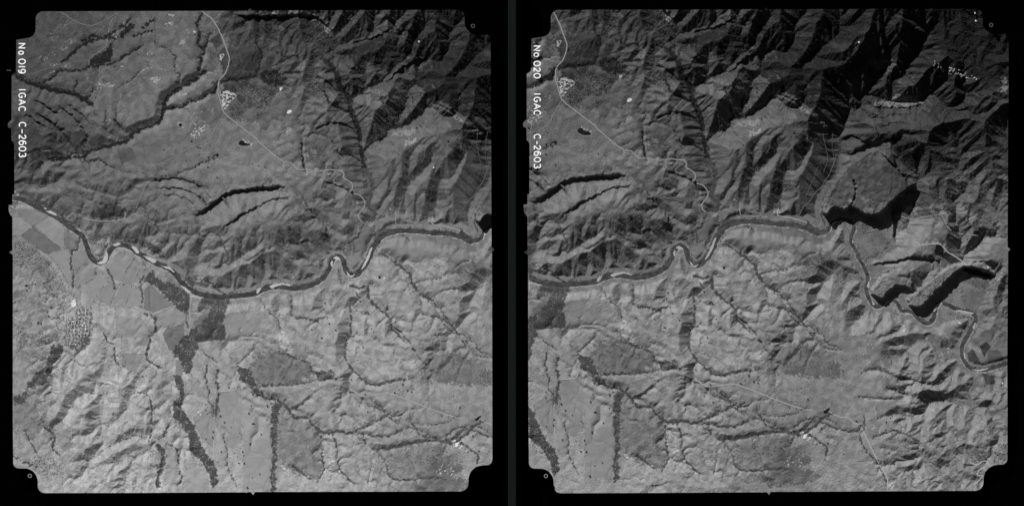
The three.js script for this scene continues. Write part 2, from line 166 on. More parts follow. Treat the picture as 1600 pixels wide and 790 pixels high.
// woods and scrub, and one cliff shadow planted as wood: [outline, how thick]
const WOOD = [
  ['L1 405,300 420,265 460,240 490,215 530,180 560,165 600,140 612,118 590,105 545,160 505,200 515,240 485,285 450,302', .95], ['L1 640,120 680,95 700,90 690,105 650,130', .8], ['L1 1050,100 1100,60 1170,60 1170,120 1110,130', .55], ['L1 1085,220 1130,330 1170,350 1170,390 1110,400 1050,370 1030,340', .35],
  ['L1 1010,395 1070,385 1170,380 1170,480 1120,500 1085,550 1040,510 1080,450', .45], ['L1 900,60 930,60 935,130 960,170 935,230 930,330 905,330 905,250 890,160', .3], ['L1 970,80 1000,150 1020,230 1035,270 980,300 950,230', .2],
  ['L2 20,330 60,315 110,330 135,360 125,390 90,395 60,385 20,360', .75], ['L2 0,400 60,400 90,420 60,470 30,520 0,540', .45], ['L2 820,235 900,215 980,230 1050,260 1075,330 1075,510 1000,530 950,530 880,480 820,440 760,440 720,380 730,320 780,300', .9],
  ['L2 360,240 450,215 560,170 640,200 700,180 760,200 800,250 700,262 620,310 560,310 500,280 460,300 420,260', .8], ['L2 -20,75 120,75 250,85 330,130 372,190 300,230 240,190 180,210 130,170 60,170 0,220', .6], ['L2 730,90 1000,60 1075,100 1075,225 960,232 860,200 740,190 690,110', .85], ['L2 500,380 560,370 600,420 640,500 640,580 600,560 590,480 540,430', .3], ['L2 620,400 740,390 770,450 700,560 640,570', .4], ['L2 380,60 480,50 540,100 480,150 420,190 370,150', .55], ['L2 640,60 700,60 720,150 690,170', .6],
  ['L2 900,690 930,675 945,700 920,722', .95], ['L2 220,690 280,670 280,720 230,730', .35], ['L2 230,400 270,380 290,420', .6],
  ['L3 55,340 100,345 160,385 210,420 260,480 300,560 290,620 240,600 200,560 180,520 160,470 120,470 60,430', .5], ['L3 140,440 200,440 230,500 190,520', .5], ['L3 700,480 730,520 790,540 860,590 860,650 830,660 780,620 730,570 700,540 660,520 680,490', .92], ['L3 920,600 1040,605 1040,640 1020,700 1020,790 880,790 870,750 920,720 960,650 900,660', .92],
  ['L3 130,148 200,165 260,200 300,230 360,270 340,282 280,245 220,198 150,178', .75], ['L3 400,335 440,360 490,365 500,350 450,305 400,295 385,310', .6], ['L3 540,335 620,350 690,385 745,420 748,395 690,350 610,325', .85], ['L3 620,200 680,180 730,220 700,270 650,260', .45], ['L3 230,70 330,60 370,100 300,140 250,130', .35], ['L3 280,130 330,200 370,240 320,250 270,190', .35], ['L3 850,505 900,505 880,545 840,520', .8], ['L3 640,420 680,440 690,470 660,470', .5], ['L3 270,520 300,600 290,700 270,790 245,790 260,650', .45], ['L3 430,395 470,395 465,415 430,415', .7], ['L3 60,640 100,700 80,760 55,740', .35], ['L3 320,570 360,600 350,640 310,640', .35], ['L3 1160,300 1040,330 1080,400 1170,420', .12],
  ['L4 150,220 200,195 240,240 240,290 200,345 150,360 110,350 140,300', .5], ['L4 830,110 890,102 882,135 842,150', .95], ['L4 590,330 560,360 530,430 500,475 480,490 500,440 540,370', .6], ['L4 400,370 420,330 440,350 420,400', .6], ['L4 350,365 400,350 410,400 330,395', .45], ['L4 690,230 760,215 800,235 790,262 700,262', .55], ['L4 600,180 630,170 632,225 610,225', .7], ['L4 880,450 940,400 1000,420 1020,500 940,510', .2], ['L4 540,300 590,280 580,305 545,330', .8], ['L4 370,450 385,480 395,530 380,540', .6], ['L4 500,180 560,170 560,220 520,245', .5],
  ['L5 230,60 292,55 270,110 240,150 230,200 190,240 130,245 150,200 210,140', .9], ['L5 60,290 110,270 130,225 122,300 70,335', .8], ['L5 60,0 220,0 220,50 150,60 70,60', .5], ['L5 850,10 1000,-5 1005,20 920,30 900,70 880,110 875,180 842,180 820,120 790,100 800,60', .92], ['L5 795,195 830,205 838,280 832,340 872,400 892,440 932,530 982,600 992,680 972,705 955,640 920,580 870,540 860,470 800,390 780,400 750,470 745,450 790,380 790,320 820,280 800,230', .92], ['L5 1085,150 1140,175 1175,240 1175,272 1100,210', .92], ['L5 960,330 1000,330 1000,390 965,390', .6], ['L5 130,380 220,400 260,450 220,460', .35], ['L5 100,590 200,560 270,590 290,640 200,650', .35], ['L5 690,490 750,480 760,560 700,640 680,560', .4], ['L5 250,150 330,190 310,230 250,200', .35],
  ['L6 75,318 112,322 100,380 98,470 92,560 88,716 68,716 74,560 68,470', .92], ['L6 270,180 340,170 350,205 290,220', .75], ['L6 860,90 960,110 1000,170 920,200 840,160', .35], ['L6 460,-5 500,-5 480,15 440,15', .6], ['L6 720,180 760,180 770,205 720,205', .6], ['L6 640,350 760,400 820,440 700,460 600,420', .25], ['L6 830,110 1060,160 1070,230 800,210', .25], ['L6 600,560 860,520 880,600 700,640', .15],
  ['R1 -40,40 180,60 260,120 250,200 180,190 60,180 -40,120', .6], ['R1 60,230 200,180 250,240 260,330 200,400 80,400 20,380', .85], ['R1 260,330 330,260 440,250 430,320 360,340 300,420', .75], ['R1 300,60 420,80 420,180 330,200 300,130', .75], ['R1 540,130 700,160 760,260 700,320 600,290 520,240 600,220', .7], ['R1 700,50 900,50 980,100 1060,160 1080,340 960,360 860,280 760,200', .9], ['R1 430,380 560,360 600,420 480,470 400,460', .7], ['R1 560,640 665,635 690,740 650,780 600,720', .8], ['R1 780,380 1000,400 960,500 860,560 780,500', .6], ['R1 860,560 1000,480 1040,600 960,780 800,780', .45], ['R1 680,600 740,560 800,680 790,790 700,790', .4],  // the outline right of the mesa edge is cliff shadow, darkened by planting
  ['R2 680,20 760,0 900,0 1090,0 1090,160 980,120 860,140 760,180 700,140', .5], ['R2 900,120 1090,150 1090,320 1000,300 940,240', .35], ['R2 640,520 680,515 710,545 690,590 640,580', .5], ['R2 690,550 760,500 820,510 760,570 700,600', .4], ['R2 420,250 480,220 500,260 440,290', .7], ['R2 340,610 440,600 460,640 400,690 350,660', .2], ['R2 860,680 930,680 920,740 880,720', .4], ['R2 930,480 1060,520 1090,600 960,560', .45], ['R2 0,60 70,60 60,110 20,110', .9],
  ['R3 540,160 620,190 700,210 780,240 820,300 740,320 640,280 540,250', .25], ['R3 980,180 1040,190 1045,220 1000,230', .6], ['R3 1000,440 1080,440 1090,600 1030,580', .3], ['R3 0,60 120,80 150,160 40,150', .2], ['R3 150,180 180,330 120,370 80,370', .12], ['R3 930,560 1000,560 980,700 940,700', .2], ['R3 720,30 800,40 860,120 780,160', .15],
];
// fields: [outline, tone]
const FIELD = [
  ['K 150,235 240,225 390,250 460,285 310,385 190,290', 110], ['K 115,290 180,300 300,385 190,470 112,475', 122], ['K 310,392 580,600 430,645 205,490 192,474', 94], ['K 320,385 465,288 540,310 598,400 603,568 578,592', 122],
  ['L3 215,402 310,374 325,420 325,490 330,560 300,520 255,440', 122], ['L3 337,395 385,380 413,430 337,473', 116], ['L3 337,490 420,440 428,470 442,498 345,555', 118], ['L3 442,492 490,522 425,605 350,562', 124], ['L3 498,525 543,540 515,600 498,634 430,607', 117], ['L3 500,420 545,395 608,412 545,530 520,510 492,470', 121], ['L3 617,417 655,470 600,543 550,533', 118], ['L3 550,542 600,550 575,630 512,630', 122], ['L3 605,552 645,562 635,640 580,632', 124],
  ['L3 700,682 760,657 820,652 850,682 830,710 742,738 702,702', 122], ['L3 742,765 754,744 835,716 842,760 822,820 800,848 770,835', 96], ['L3 530,682 640,692 678,740 678,785 532,780', 122], ['L3 660,562 690,542 730,582 790,632 700,665 657,650', 104], ['L3 900,522 958,532 983,560 950,570 890,552', 118], ['L3 1000,542 1068,537 1060,565 1030,580 1002,570', 116], ['L3 1092,502 1150,492 1172,502 1172,568 1082,568', 110], ['L3 1030,672 1070,642 1100,682 1172,750 1060,790 1027,720', 122], ['L3 732,507 763,507 758,538 732,538', 124], ['L3 882,720 930,672 958,682 900,738', 96],
  ['L5 560,92 658,97 620,178 556,148', 116], ['L5 752,92 788,88 783,158 752,158', 132], ['L5 802,122 843,127 833,190 802,228', 110], ['L5 920,62 978,32 1038,82 1000,138 932,90', 126], ['L5 692,177 788,172 783,290 742,328 692,262', 124], ['L5 757,532 798,522 808,600 788,690 762,690', 128], ['L5 882,592 938,602 958,718 832,718 852,622', 132], ['L5 992,432 1028,500 1048,640 1002,600 982,500', 136], ['L5 880,390 960,330 985,420 970,520 920,480', 118], ['L5 1010,280 1080,265 1170,300 1175,380 1080,420 1000,380', 124],
  ['L6 -60,260 0,292 72,332 64,480 64,714 0,714 -60,714', 127], ['L6 -200,280 -70,250 -65,500 -130,520 -190,420', 122], ['L4 540,242 618,232 620,288 560,298 537,278', 102], ['L4 412,387 498,392 488,420 440,468 412,430', 110], ['L4 342,482 373,492 378,530 300,573 292,545', 114], ['L4 502,272 538,290 508,378 442,388 442,340', 94], ['L4 412,262 468,252 458,310 420,323', 80], ['L4 602,332 660,312 740,312 808,347 878,410 760,438 640,430 572,380', 108],
  ['L2 32,242 78,222 118,270 60,308 32,308', 66], ['L2 102,308 198,257 213,318 132,330', 70], ['L2 217,312 258,297 283,330 250,363 212,368', 64], ['L2 72,442 198,452 218,540 180,558 62,500', 84], ['L2 152,650 195,592 248,592 218,653', 92], ['L2 132,690 170,672 198,700 190,723 132,710', 92], ['L1 532,682 598,672 618,720 552,748', 72], ['L1 652,667 718,657 733,730 667,748', 88], ['L1 1090,220 1150,205 1170,215 1170,330 1130,330', 52], ['L1 960,180 1000,150 1015,200 985,225', 58],
  ['R2 867,252 928,276 918,299 872,290', 86], ['R3 937,72 978,140 922,130 912,92', 66], ['R3 1002,72 1058,82 1088,130 1012,138', 84], ['R3 990,110 1020,60 1000,40 970,60', 58], ['R2 935,285 985,310 940,305', 82], ['R3 982,185 1038,195 1042,235 1000,232', 62],
];
// other ground: [outline, tone]
const COVER = [
  ['T 322,560 440,545 440,470 595,465 600,700 590,795 500,885 320,885', 80],
  ['L6 0,110 60,85 110,90 170,115 240,140 255,180 240,210 150,225 70,235 0,232 -30,180', 90], ['L6 770,170 830,100 900,90 1000,130 1060,160 1085,230 960,235 800,215', 90], ['L6 720,682 860,660 960,670 972,700 900,718 720,718', 92], ['L6 870,600 930,590 942,622 900,642 860,640', 86], ['L3 430,200 500,168 560,190 572,220 520,246 440,236 400,225', 52], ['L6 600,560 720,520 860,520 880,600 700,650 620,640', 102], ['L6 100,380 180,390 260,420 300,470 300,560 280,660 200,640 110,560 98,470', 102], ['L4 780,320 900,320 1000,360 1050,500 960,520 880,460 860,400', 94],
  ['L4 0,110 60,100 140,100 180,125 130,200 60,220 0,180', 94], ['L4 640,480 780,420 880,420 820,480 720,510', 118], ['R3 0,610 60,590 130,600 170,680 100,690 0,700', 88], ['R3 60,530 120,515 130,560 90,590 30,590', 84], ['R1 470,490 520,455 590,435 660,445 702,470 640,487 560,487', 88], ['R1 445,285 500,275 560,275 590,305 545,330 500,310', 64], ['R1 430,200 480,165 520,170 500,210 460,220', 56], ['R1 222,90 270,90 300,140 290,190 235,160', 54], ['R1 590,330 650,330 720,360 700,400 620,370', 46], ['R1 1055,350 1075,345 1090,420 1060,415', 90], ['R2 300,255 350,240 380,280 365,340 300,330', 102], ['R2 530,260 600,225 640,270 620,340 560,320', 106],
  ['L2 555,62 620,55 645,80 690,165 640,150 580,110', 66], ['L2 0,50 120,48 230,52 300,90 350,150 330,150 260,85 130,72 0,68', 98], ['L2 680,640 730,640 740,660 690,672', 104], ['L2 620,600 700,590 740,600 700,612 640,622', 94], ['L2 290,350 340,360 380,400 410,450 360,430 320,385', 60], ['L2 760,200 830,180 870,200 820,225', 50], ['L4 200,10 330,10 330,50 240,40', 102],
  ['R2 780,540 860,550 900,610 800,600 760,590', 106], ['R2 830,790 860,700 820,640 880,720 900,760', 106], ['R3 900,90 940,150 970,170 990,200 950,190 905,140', 110], ['L5 60,310 120,310 200,400 140,490 110,440 60,420', 102], ['L5 210,380 320,440 310,540 240,470', 114],
];
// pale bare ground: [outline, share covered, tone]
const BARE = [
  ...Array.from({ length: 46 }, (_, k) => { const x = 170 + 780 * hash(k, 1, 1), y = 70 + 520 * hash(k, 2, 1), s = 8 + 20 * hash(k, 3, 1), q = (n) => (hash(k, n, 2) - 0.5) * 12; return [`L1 ${x - s + q(1)},${y + q(2)} ${x + q(3)},${y - s * 0.6 + q(4)} ${x + s + q(5)},${y - 4 + q(6)} ${x + q(7)},${y + s * 0.5 + q(8)}`, 0.18 + 0.4 * hash(k, 4, 1), 110 + 60 * hash(k, 5, 1)]; }).filter(([t]) => { const [x, y] = t.split(' ')[1].split(',').map(Number); return y < 690 - 0.62 * x + 330 && !(x < 400 && y > 380); }),
  ['T 325,560 590,545 590,790 500,880 322,880', .18, 165], ['T 440,480 590,470 590,560 440,560', .15, 160], ['T 366,345 420,350 423,430 368,428', 1, 225], ['T 380,245 400,245 405,345 372,345', .5, 150], ['T 560,440 690,450 740,510 700,535 600,500', .35, 150],
  ['L1 670,270 700,265 695,310 640,330 660,300', .5, 125], ['L1 680,355 730,352 720,378 685,372', .7, 150], ['L1 620,360 660,350 640,375 560,410 600,370', .4, 120], ['L1 430,380 470,375 520,380 515,400 470,405 435,405', .5, 150], ['L1 550,480 600,500 640,460 650,510 590,560 500,540', .22, 130], ['L1 425,570 480,560 500,590 450,640 430,610', .35, 105], ['L1 880,565 935,570 925,620 870,625', .45, 165], ['L1 805,555 835,560 835,600 810,585', .5, 150], ['L1 820,180 846,182 842,200 820,200', .95, 140], ['L1 845,130 865,135 862,162 838,160', .6, 120], ['L1 1000,420 1045,415 1075,435 1050,470 1025,505 1010,460', .6, 185], ['L1 1005,245 1025,245 1010,275 1000,270', .9, 170], ['L1 865,520 1000,490 1000,505 870,525', .35, 150], ['L1 860,375 930,340 960,320 1000,330 920,375', .3, 130], ['L1 765,62 795,66 790,75 765,70', .9, 140], ['L1 565,90 580,92 575,118 560,112', .7, 140], ['L1 215,150 260,150 255,180 225,180', .35, 120], ['L1 735,305 760,305 755,320 735,320', .5, 140], ['L1 1085,640 1110,635 1155,660 1120,668', .55, 170], ['L1 370,330 430,325 420,345 375,345', .4, 120], ['L1 660,330 590,400 520,420', .15, 120], ['L1 880,140 895,140 890,152 878,150', .9, 170],
  ['L2 140,502 160,502 158,518 142,518', .95, 185], ['L2 135,590 158,580 158,600 138,610', .9, 140], ['L2 105,400 120,400 118,418 106,416', .7, 170], ['L2 190,295 215,290 210,320 190,315', .7, 100], ['L2 805,472 850,490 900,520 950,550 1005,590 985,600 930,560 870,515 810,485', .6, 110], ['L2 660,285 720,270 820,262 790,300 720,320 640,320', .3, 80], ['L2 220,478 270,485 250,495', .6, 90], ['L2 540,650 600,620 630,650 560,680', .3, 92],
  ['L5 330,60 420,80 330,110', .25, 184], ['L5 95,0 130,5', .5, 184], ['L5 60,100 260,180 330,260 380,330 330,380 250,300', .18, 179], ['L5 700,690 740,670 735,715 705,715', .5, 199], ['L6 90,0 130,-5 160,60 175,105 140,90 105,50', .8, 169], ['L6 230,500 270,540 260,650 235,600', .25, 184], ['L6 330,560 355,530 365,610 335,620', .35, 184], ['L6 940,530 1000,525 990,570 950,560', .35, 168], ['L6 860,640 960,640 970,660 880,660', .35, 168], ['L6 100,580 160,640 140,650', .4, 184], ['L6 270,250 310,260 330,310 300,290', .35, 164], ['L3 40,180 150,178 195,200 100,190 60,200', .55, 150], ['L3 870,585 930,595 930,605 875,600', .8, 165], ['L3 1040,640 1090,620 1095,660 1050,660', .3, 140], ['L3 640,290 760,280 860,290 740,310', .5, 110], ['L3 830,225 950,190 990,185 900,250 800,280', .4, 108], ['L5 180,100 190,110 130,190 120,180', .4, 174], ['L4 630,440 800,430 780,470 700,480', .25, 130],
  ['R2 690,350 790,345 870,420 915,455 880,450 810,395 760,360', .45, 164], ['R2 1000,480 1090,470 1095,530 1040,510', .4, 154], ['R2 560,620 590,610 630,740 610,740', .5, 159], ['R2 850,690 895,715 880,725', .6, 174], ['R2 0,460 120,460 240,500 200,540 60,520 0,500', .3, 149], ['R3 360,0 470,0 500,110 440,140 400,40', .3, 164], ['R3 140,450 205,460 170,492', .6, 199], ['R3 100,560 150,580 160,605 70,605', .35, 199], ['R3 990,440 1090,430 1095,600 1010,560', .2, 209], ['R3 780,0 830,10 850,110 820,100', .4, 159], ['R3 700,0 730,20 790,140 770,130', .35, 154], ['R3 570,430 620,430 615,455 575,460', .35, 184], ['R1 740,290 860,300 950,350 940,375 780,350', .25, 95], ['R1 580,320 660,340 650,370 590,345', .25, 100], ['R1 240,215 290,230 270,270', .35, 70], ['R1 270,450 400,410 420,430 330,465', .35, 72], ['R1 930,60 945,60 945,110 925,105', .4, 110], ['R1 1075,660 1092,650 1092,780 1080,760', .5, 80], ['R3 545,690 575,680 575,705 550,712', .6, 194],
];
// hedges: thin tree lines between fields
const HEDGE = ['L3 95,320 145,275 225,222', 'L3 148,283 215,330 275,372', 'L3 215,398 275,380 312,370', 'L3 95,325 150,365 215,400 260,450 300,520 312,562', 'L3 330,478 380,455 415,433', 'L3 340,560 420,515 440,492', 'L3 425,608 460,560 492,524', 'L3 615,413 580,470 545,537 520,590 500,637', 'L3 545,537 590,546 642,557', 'L3 637,473 610,520 600,546 575,632', 'L3 425,615 470,640 530,682', 'L4 45,0 48,90', 'L4 90,360 95,430 105,520', 'L1 745,730 700,762 650,790', 'L4 250,440 290,520', 'L2 150,652 220,656', 'L1 705,75 705,200', 'L5 555,0 550,100 530,150', 'L5 870,190 915,230', 'L3 525,640 530,740', 'L3 640,640 690,660', 'L4 700,245 705,290', 'R2 75,0 50,60', 'L6 700,385 740,340', 'L3 1000,160 1060,60', 'L4 150,470 180,500', 'L2 880,590 740,575', 'L5 1040,450 1140,500', 'L5 880,420 960,360'];
// roads and tracks: [line, width in pixels, tone]
const ROAD = [
  ['main', [...P('L1 915,40 925,55 970,90 1010,160 1030,215 1046,270 1030,330 1000,370 995,420 1008,470 1025,517 1070,555 1165,628'), ...P('L2 5,640 60,690 120,735 160,745 190,773 230,775 280,783 330,775 380,780'), ...P('L4 390,18 402,35 400,52 432,72 441,98 430,120 470,130 496,160 490,190 470,215 472,240 500,262')], 1.5, 134],
  ['upland', P('L1 270,50 340,95 400,115 450,105 535,58'), 1.1, 105], ['track', P('L1 515,80 495,130 480,210 412,262 403,300'), 1, 112], ['track', P('L1 130,340 180,325 250,300 320,285 400,275'), .9, 98], ['track', P('L1 455,300 450,350 465,390 445,440 430,490'), 1, 112], ['track', P('L1 268,147 325,95'), 1, 95], ['track', P('L1 1022,518 990,570 955,635 870,675 780,725 700,760'), 1.1, 115], ['track', P('L1 890,620 880,700 886,772'), 1, 110],
  ['farm', P('L6 440,262 480,285 530,285 600,275 680,300 770,335 850,365 920,385 955,388'), 1.5, 150], ['track', P('L6 675,295 700,250 722,212'), 1.1, 125], ['track', P('L4 640,200 640,260 690,267 760,270'), 1.2, 135], ['track', P('L4 810,225 805,262 850,270 890,280 935,292'), 1.3, 150], ['track', P('L4 1068,-20 1040,60 1010,110 1000,130 965,165 950,190 920,222 898,265'), .7, 104], ['track', P('L3 372,235 430,246 500,250 560,240 572,212'), 1.3, 140], ['track', P('L3 680,62 640,140 620,192'), 1.1, 115], ['track', P('L3 420,618 500,636 560,634 610,646 655,672'), 1.3, 140], ['track', P('L3 690,682 735,664 790,640'), 1.4, 140], ['track', P('L3 875,592 866,650 868,710 860,770'), 1.2, 150], ['track', P('L5 740,172 735,290 760,350'), 1, 138], ['track', P('L5 1008,266 1070,260 1085,235'), 1.2, 165], ['track', P('L5 325,400 326,490'), 1, 150], ['track', P('L5 120,305 200,340 250,370'), 1.1, 140], ['track', P('L5 975,420 980,520 985,600'), 1, 145], ['track', P('L3 310,560 300,640 300,790'), 1, 140], ['track', P('L5 280,590 283,700'), 1, 140],
  ['track', P('L6 295,258 330,320 385,290 430,262'), 1, 140], ['track', P('R3 255,345 320,380 370,390 400,415 432,412'), 1.5, 150], ['track', P('R3 430,435 470,520 510,600 545,660 546,722'), 1.5, 155], ['track', P('R3 925,592 960,602 990,584 1012,600 972,625 960,650 985,652 962,680 945,692'), 1.2, 170], ['track', P('R3 420,180 415,230 420,280'), 1, 130], ['track', P('R1 255,560 250,620 262,680 270,730 250,790'), .7, 78], ['track', P('R3 485,330 495,390'), 1, 145], ['track', P('R3 905,165 908,230'), 1, 125], ['track', P('R2 225,0 200,70 170,140'), .6, 88], ['track', P('R1 640,140 700,120 740,80'), 1.2, 60],
  ['track', P('R2 700,358 780,354 820,390 870,420 912,452'), 1.6, 150], ['dry', P('R2 440,302 500,283 560,246 600,226 650,240 740,226 790,226 822,280 870,305 960,316 1100,334'), 1.2, 138], ['track', P('L2 1058,600 1048,680 1055,760 1060,800'), .6, 78], ['track', P('L1 1045,420 1078,436 1060,455'), 1, 150],
];
// gravel and sand bars by the river
const BAR = ['L3 55,148 85,138 80,148 55,156', 'L3 92,128 125,130 138,142 112,143', 'L3 195,187 228,186 225,194 200,194', 'L3 205,203 235,203 270,222 262,226 230,216', 'L3 322,260 350,264 345,274 328,270', 'L3 340,282 372,285 366,296', 'L3 384,295 402,302 408,335 428,370 416,372 400,345', 'L3 438,440 462,430 472,412 470,392 486,390 490,418 480,440 460,446', 'L3 512,358 535,349 548,354 525,364', 'L3 597,366 612,364 634,390 622,396', 'L3 650,406 690,418 712,432 700,440 672,424', 'L3 735,455 772,458 795,485 775,472', 'L3 820,540 850,556 872,578 862,580', 'L4 0,568 18,548 22,558 6,580', 'L4 60,545 110,530 150,534 154,548 120,540 70,556', 'L4 352,418 368,410 384,422 380,430 362,424', 'L4 340,440 348,430 350,450 342,458', 'L4 412,476 432,498 452,490 436,508 418,494', 'L4 500,428 524,372 530,376 512,426 496,456 480,470', 'L4 1045,330 1056,295 1070,285 1062,310 1054,342', 'R2 285,290 292,262 304,252 296,276 292,300', 'R2 395,318 402,306 398,330 388,350 384,342', 'R2 452,548 458,526 466,530 458,556', 'R2 476,616 482,612 486,634 478,630', 'R2 524,640 545,616 572,606 556,618 536,634', 'R2 612,668 640,668 660,678 640,674', 'R2 756,662 766,636 790,622 800,626 778,638 764,662', 'R2 850,658 880,656 940,668 930,674 890,668', 'R2 936,734 948,714 952,720 942,742', 'R3 905,50 908,90 904,120 896,96', 'R3 930,166 960,168 1010,160 1000,168 960,175'];

// ---------------------------------------------------------------- the relief
const N = MW * MH, idx = (x, y) => y * MW + x;
const sampleGrid = (a, w, h, x, y) => { x = clamp(x, 0, w - 1.001); y = clamp(y, 0, h - 1.001); const ix = x | 0, iy = y | 0, fx = x - ix, fy = y - iy, i = iy * w + ix; return (a[i] * (1 - fx) + a[i + 1] * fx) * (1 - fy) + (a[i + w] * (1 - fx) + a[i + w + 1] * fx) * fy; };

// smooth lie of the land and roughness from the spots, on a 10-pixel grid
const CW = MW / 10 + 2, CH = MH / 10 + 2, coarseH = new Float32Array(CW * CH), coarseR = new Float32Array(CW * CH);
for (let y = 0; y < CH; y++) for (let x = 0; x < CW; x++) {
  let sw = 0, sh = 0, sr = 0;
  for (const [px, py, h, r] of SPOTS) { const d2 = (px - x * 10) ** 2 + (py - y * 10) ** 2, w = 1 / (d2 + 900) ** 2; sw += w; sh += w * h; sr += w * r; }
  coarseH[y * CW + x] = sh / sw; coarseR[y * CW + x] = sr / sw;
}
const rough = (x, y) => sampleGrid(coarseR, CW, CH, x / 10, y / 10);

// distance to the river, in pixels, with the level and half-width there
const rd = new Float32Array(N).fill(1e9), rl = new Float32Array(N), rhw = new Float32Array(N);
function stamp(pts, reach, f) {                           // f(i, distance, signed side, along 0..1, k) for every cell near the line, nearest segment first known
  const best = new Map();
  let total = 0; const at = [0];
  for (let k = 1; k < pts.length; k++) { total += Math.hypot(pts[k][0] - pts[k - 1][0], pts[k][1] - pts[k - 1][1]); at.push(total); }
  for (let k = 1; k < pts.length; k++) {
    const [ax, ay] = pts[k - 1], [bx, by] = pts[k], dx = bx - ax, dy = by - ay, L2 = dx * dx + dy * dy || 1e-9;
    for (let y = Math.max(0, Math.floor(Math.min(ay, by) - reach)); y <= Math.min(MH - 1, Math.ceil(Math.max(ay, by) + reach)); y++)
      for (let x = Math.max(0, Math.floor(Math.min(ax, bx) - reach)); x <= Math.min(MW - 1, Math.ceil(Math.max(ax, bx) + reach)); x++) {
        const t = clamp(((x - ax) * dx + (y - ay) * dy) / L2, 0, 1), qx = x - ax - t * dx, qy = y - ay - t * dy, d = Math.hypot(qx, qy);
        if (d > reach) continue;
        const i = idx(x, y), b = best.get(i);
        if (!b || d < b[0]) best.set(i, [d, dy * qx - dx * qy > 0 ? 1 : -1, (at[k - 1] + t * (at[k] - at[k - 1])) / total, k]);
      }
  }
  for (const [i, [d, side, along, k]] of best) f(i, d, side, along, k);
}
stamp(RIVER, 60, (i, d, s, a, k) => { rd[i] = d; rl[i] = RIVER[k][4]; rhw[i] = RIVER[k][2] / 2; });

const gullyLines = GULLY.map(([t, w, depth, trees, tw]) => ({ pts: wobble(smooth(P(t), 2), 1.6, 0.12), w, depth, trees, tw }));
const catchment = new Float32Array(MW * MH);
const scarpLines = SCARP.map(([t, H, W]) => ({ pts: wobble(smooth(P(t), 2), 2, 0.1), H, W }));

// small landslip edges and rock steps strewn over the hills
{
  const r = rng(321);
  for (let n = 0; n < 700; n++) {
    const x = r() * MW, y = r() * MH, k = rough(x, y), len = 5 + 16 * r(), dir = Math.PI + 0.35 + 0.9 * (r() - 0.5) + 0.8 * n1(x / 120, y / 120), bend = (r() - 0.5) * 1.2; if (k < 0.28 || r() > k * 1.6) continue;
    const pts = []; for (let t = -1; t <= 1.01; t += 0.4) { const a = dir + bend * t; pts.push([x + Math.cos(dir) * len * t + Math.sin(a) * 2 * t * t, y + Math.sin(dir) * len * t + Math.cos(a) * bend * 4 * t * t]); }
    scarpLines.push({ pts: wobble(smooth(pts, 2), 1.2, 0.2), H: (4 + 12 * r() * r()) * (0.4 + k), W: 5 + 7 * r() });
  }
}
// first surface: lie of the land + broad and fine hills; streams already lower so that water finds them
const hgt = new Float32Array(N), rgh = new Float32Array(N);
for (let y = 0; y < MH; y++) for (let x = 0; x < MW; x++) {
  const i = idx(x, y), r = rgh[i] = rough(x, y), wx = x + 30 * n2(x / 100, y / 100), wy = y + 30 * n3(x / 100, y / 100), big = Math.max(0, r - 0.55);
  hgt[i] = sampleGrid(coarseH, CW, CH, x / 10, y / 10) + (70 * r + 60 * big) * (ridged(n1, wx / 140, wy / 140, 3) - 0.62) + r * (0 + 26 * fbm(n2, x / 22, y / 22, 4)) + 1.2 * fbm(n3, x / 30, y / 30, 2);
}
for (let y = 290; y < 440; y++) for (let x = 300; x < 520; x++) { const q = 1 - ((x - 412) / 92) ** 2 - ((y - 362) / 66) ** 2; if (q > 0) hgt[idx(x, y)] += 36 * Math.pow(q, 0.9); }
for (const g of gullyLines) stamp(g.pts, g.w * 2.2, (i, d) => { hgt[i] -= g.depth * 0.55 * Math.max(0, 1 - d / (g.w * 2.2)); });
for (let i = 0; i < N; i++) if (rd[i] < rhw[i] + 1) hgt[i] = rl[i] - 4; else if (rd[i] < 60) hgt[i] = Math.max(hgt[i], rl[i] + 2);

const calm = (x, y) => ((x - 790) / 75) ** 2 + ((y - 605) / 75) ** 2 < 1 ? 0.04 : 1;      // hard flat ground that water hardly cuts
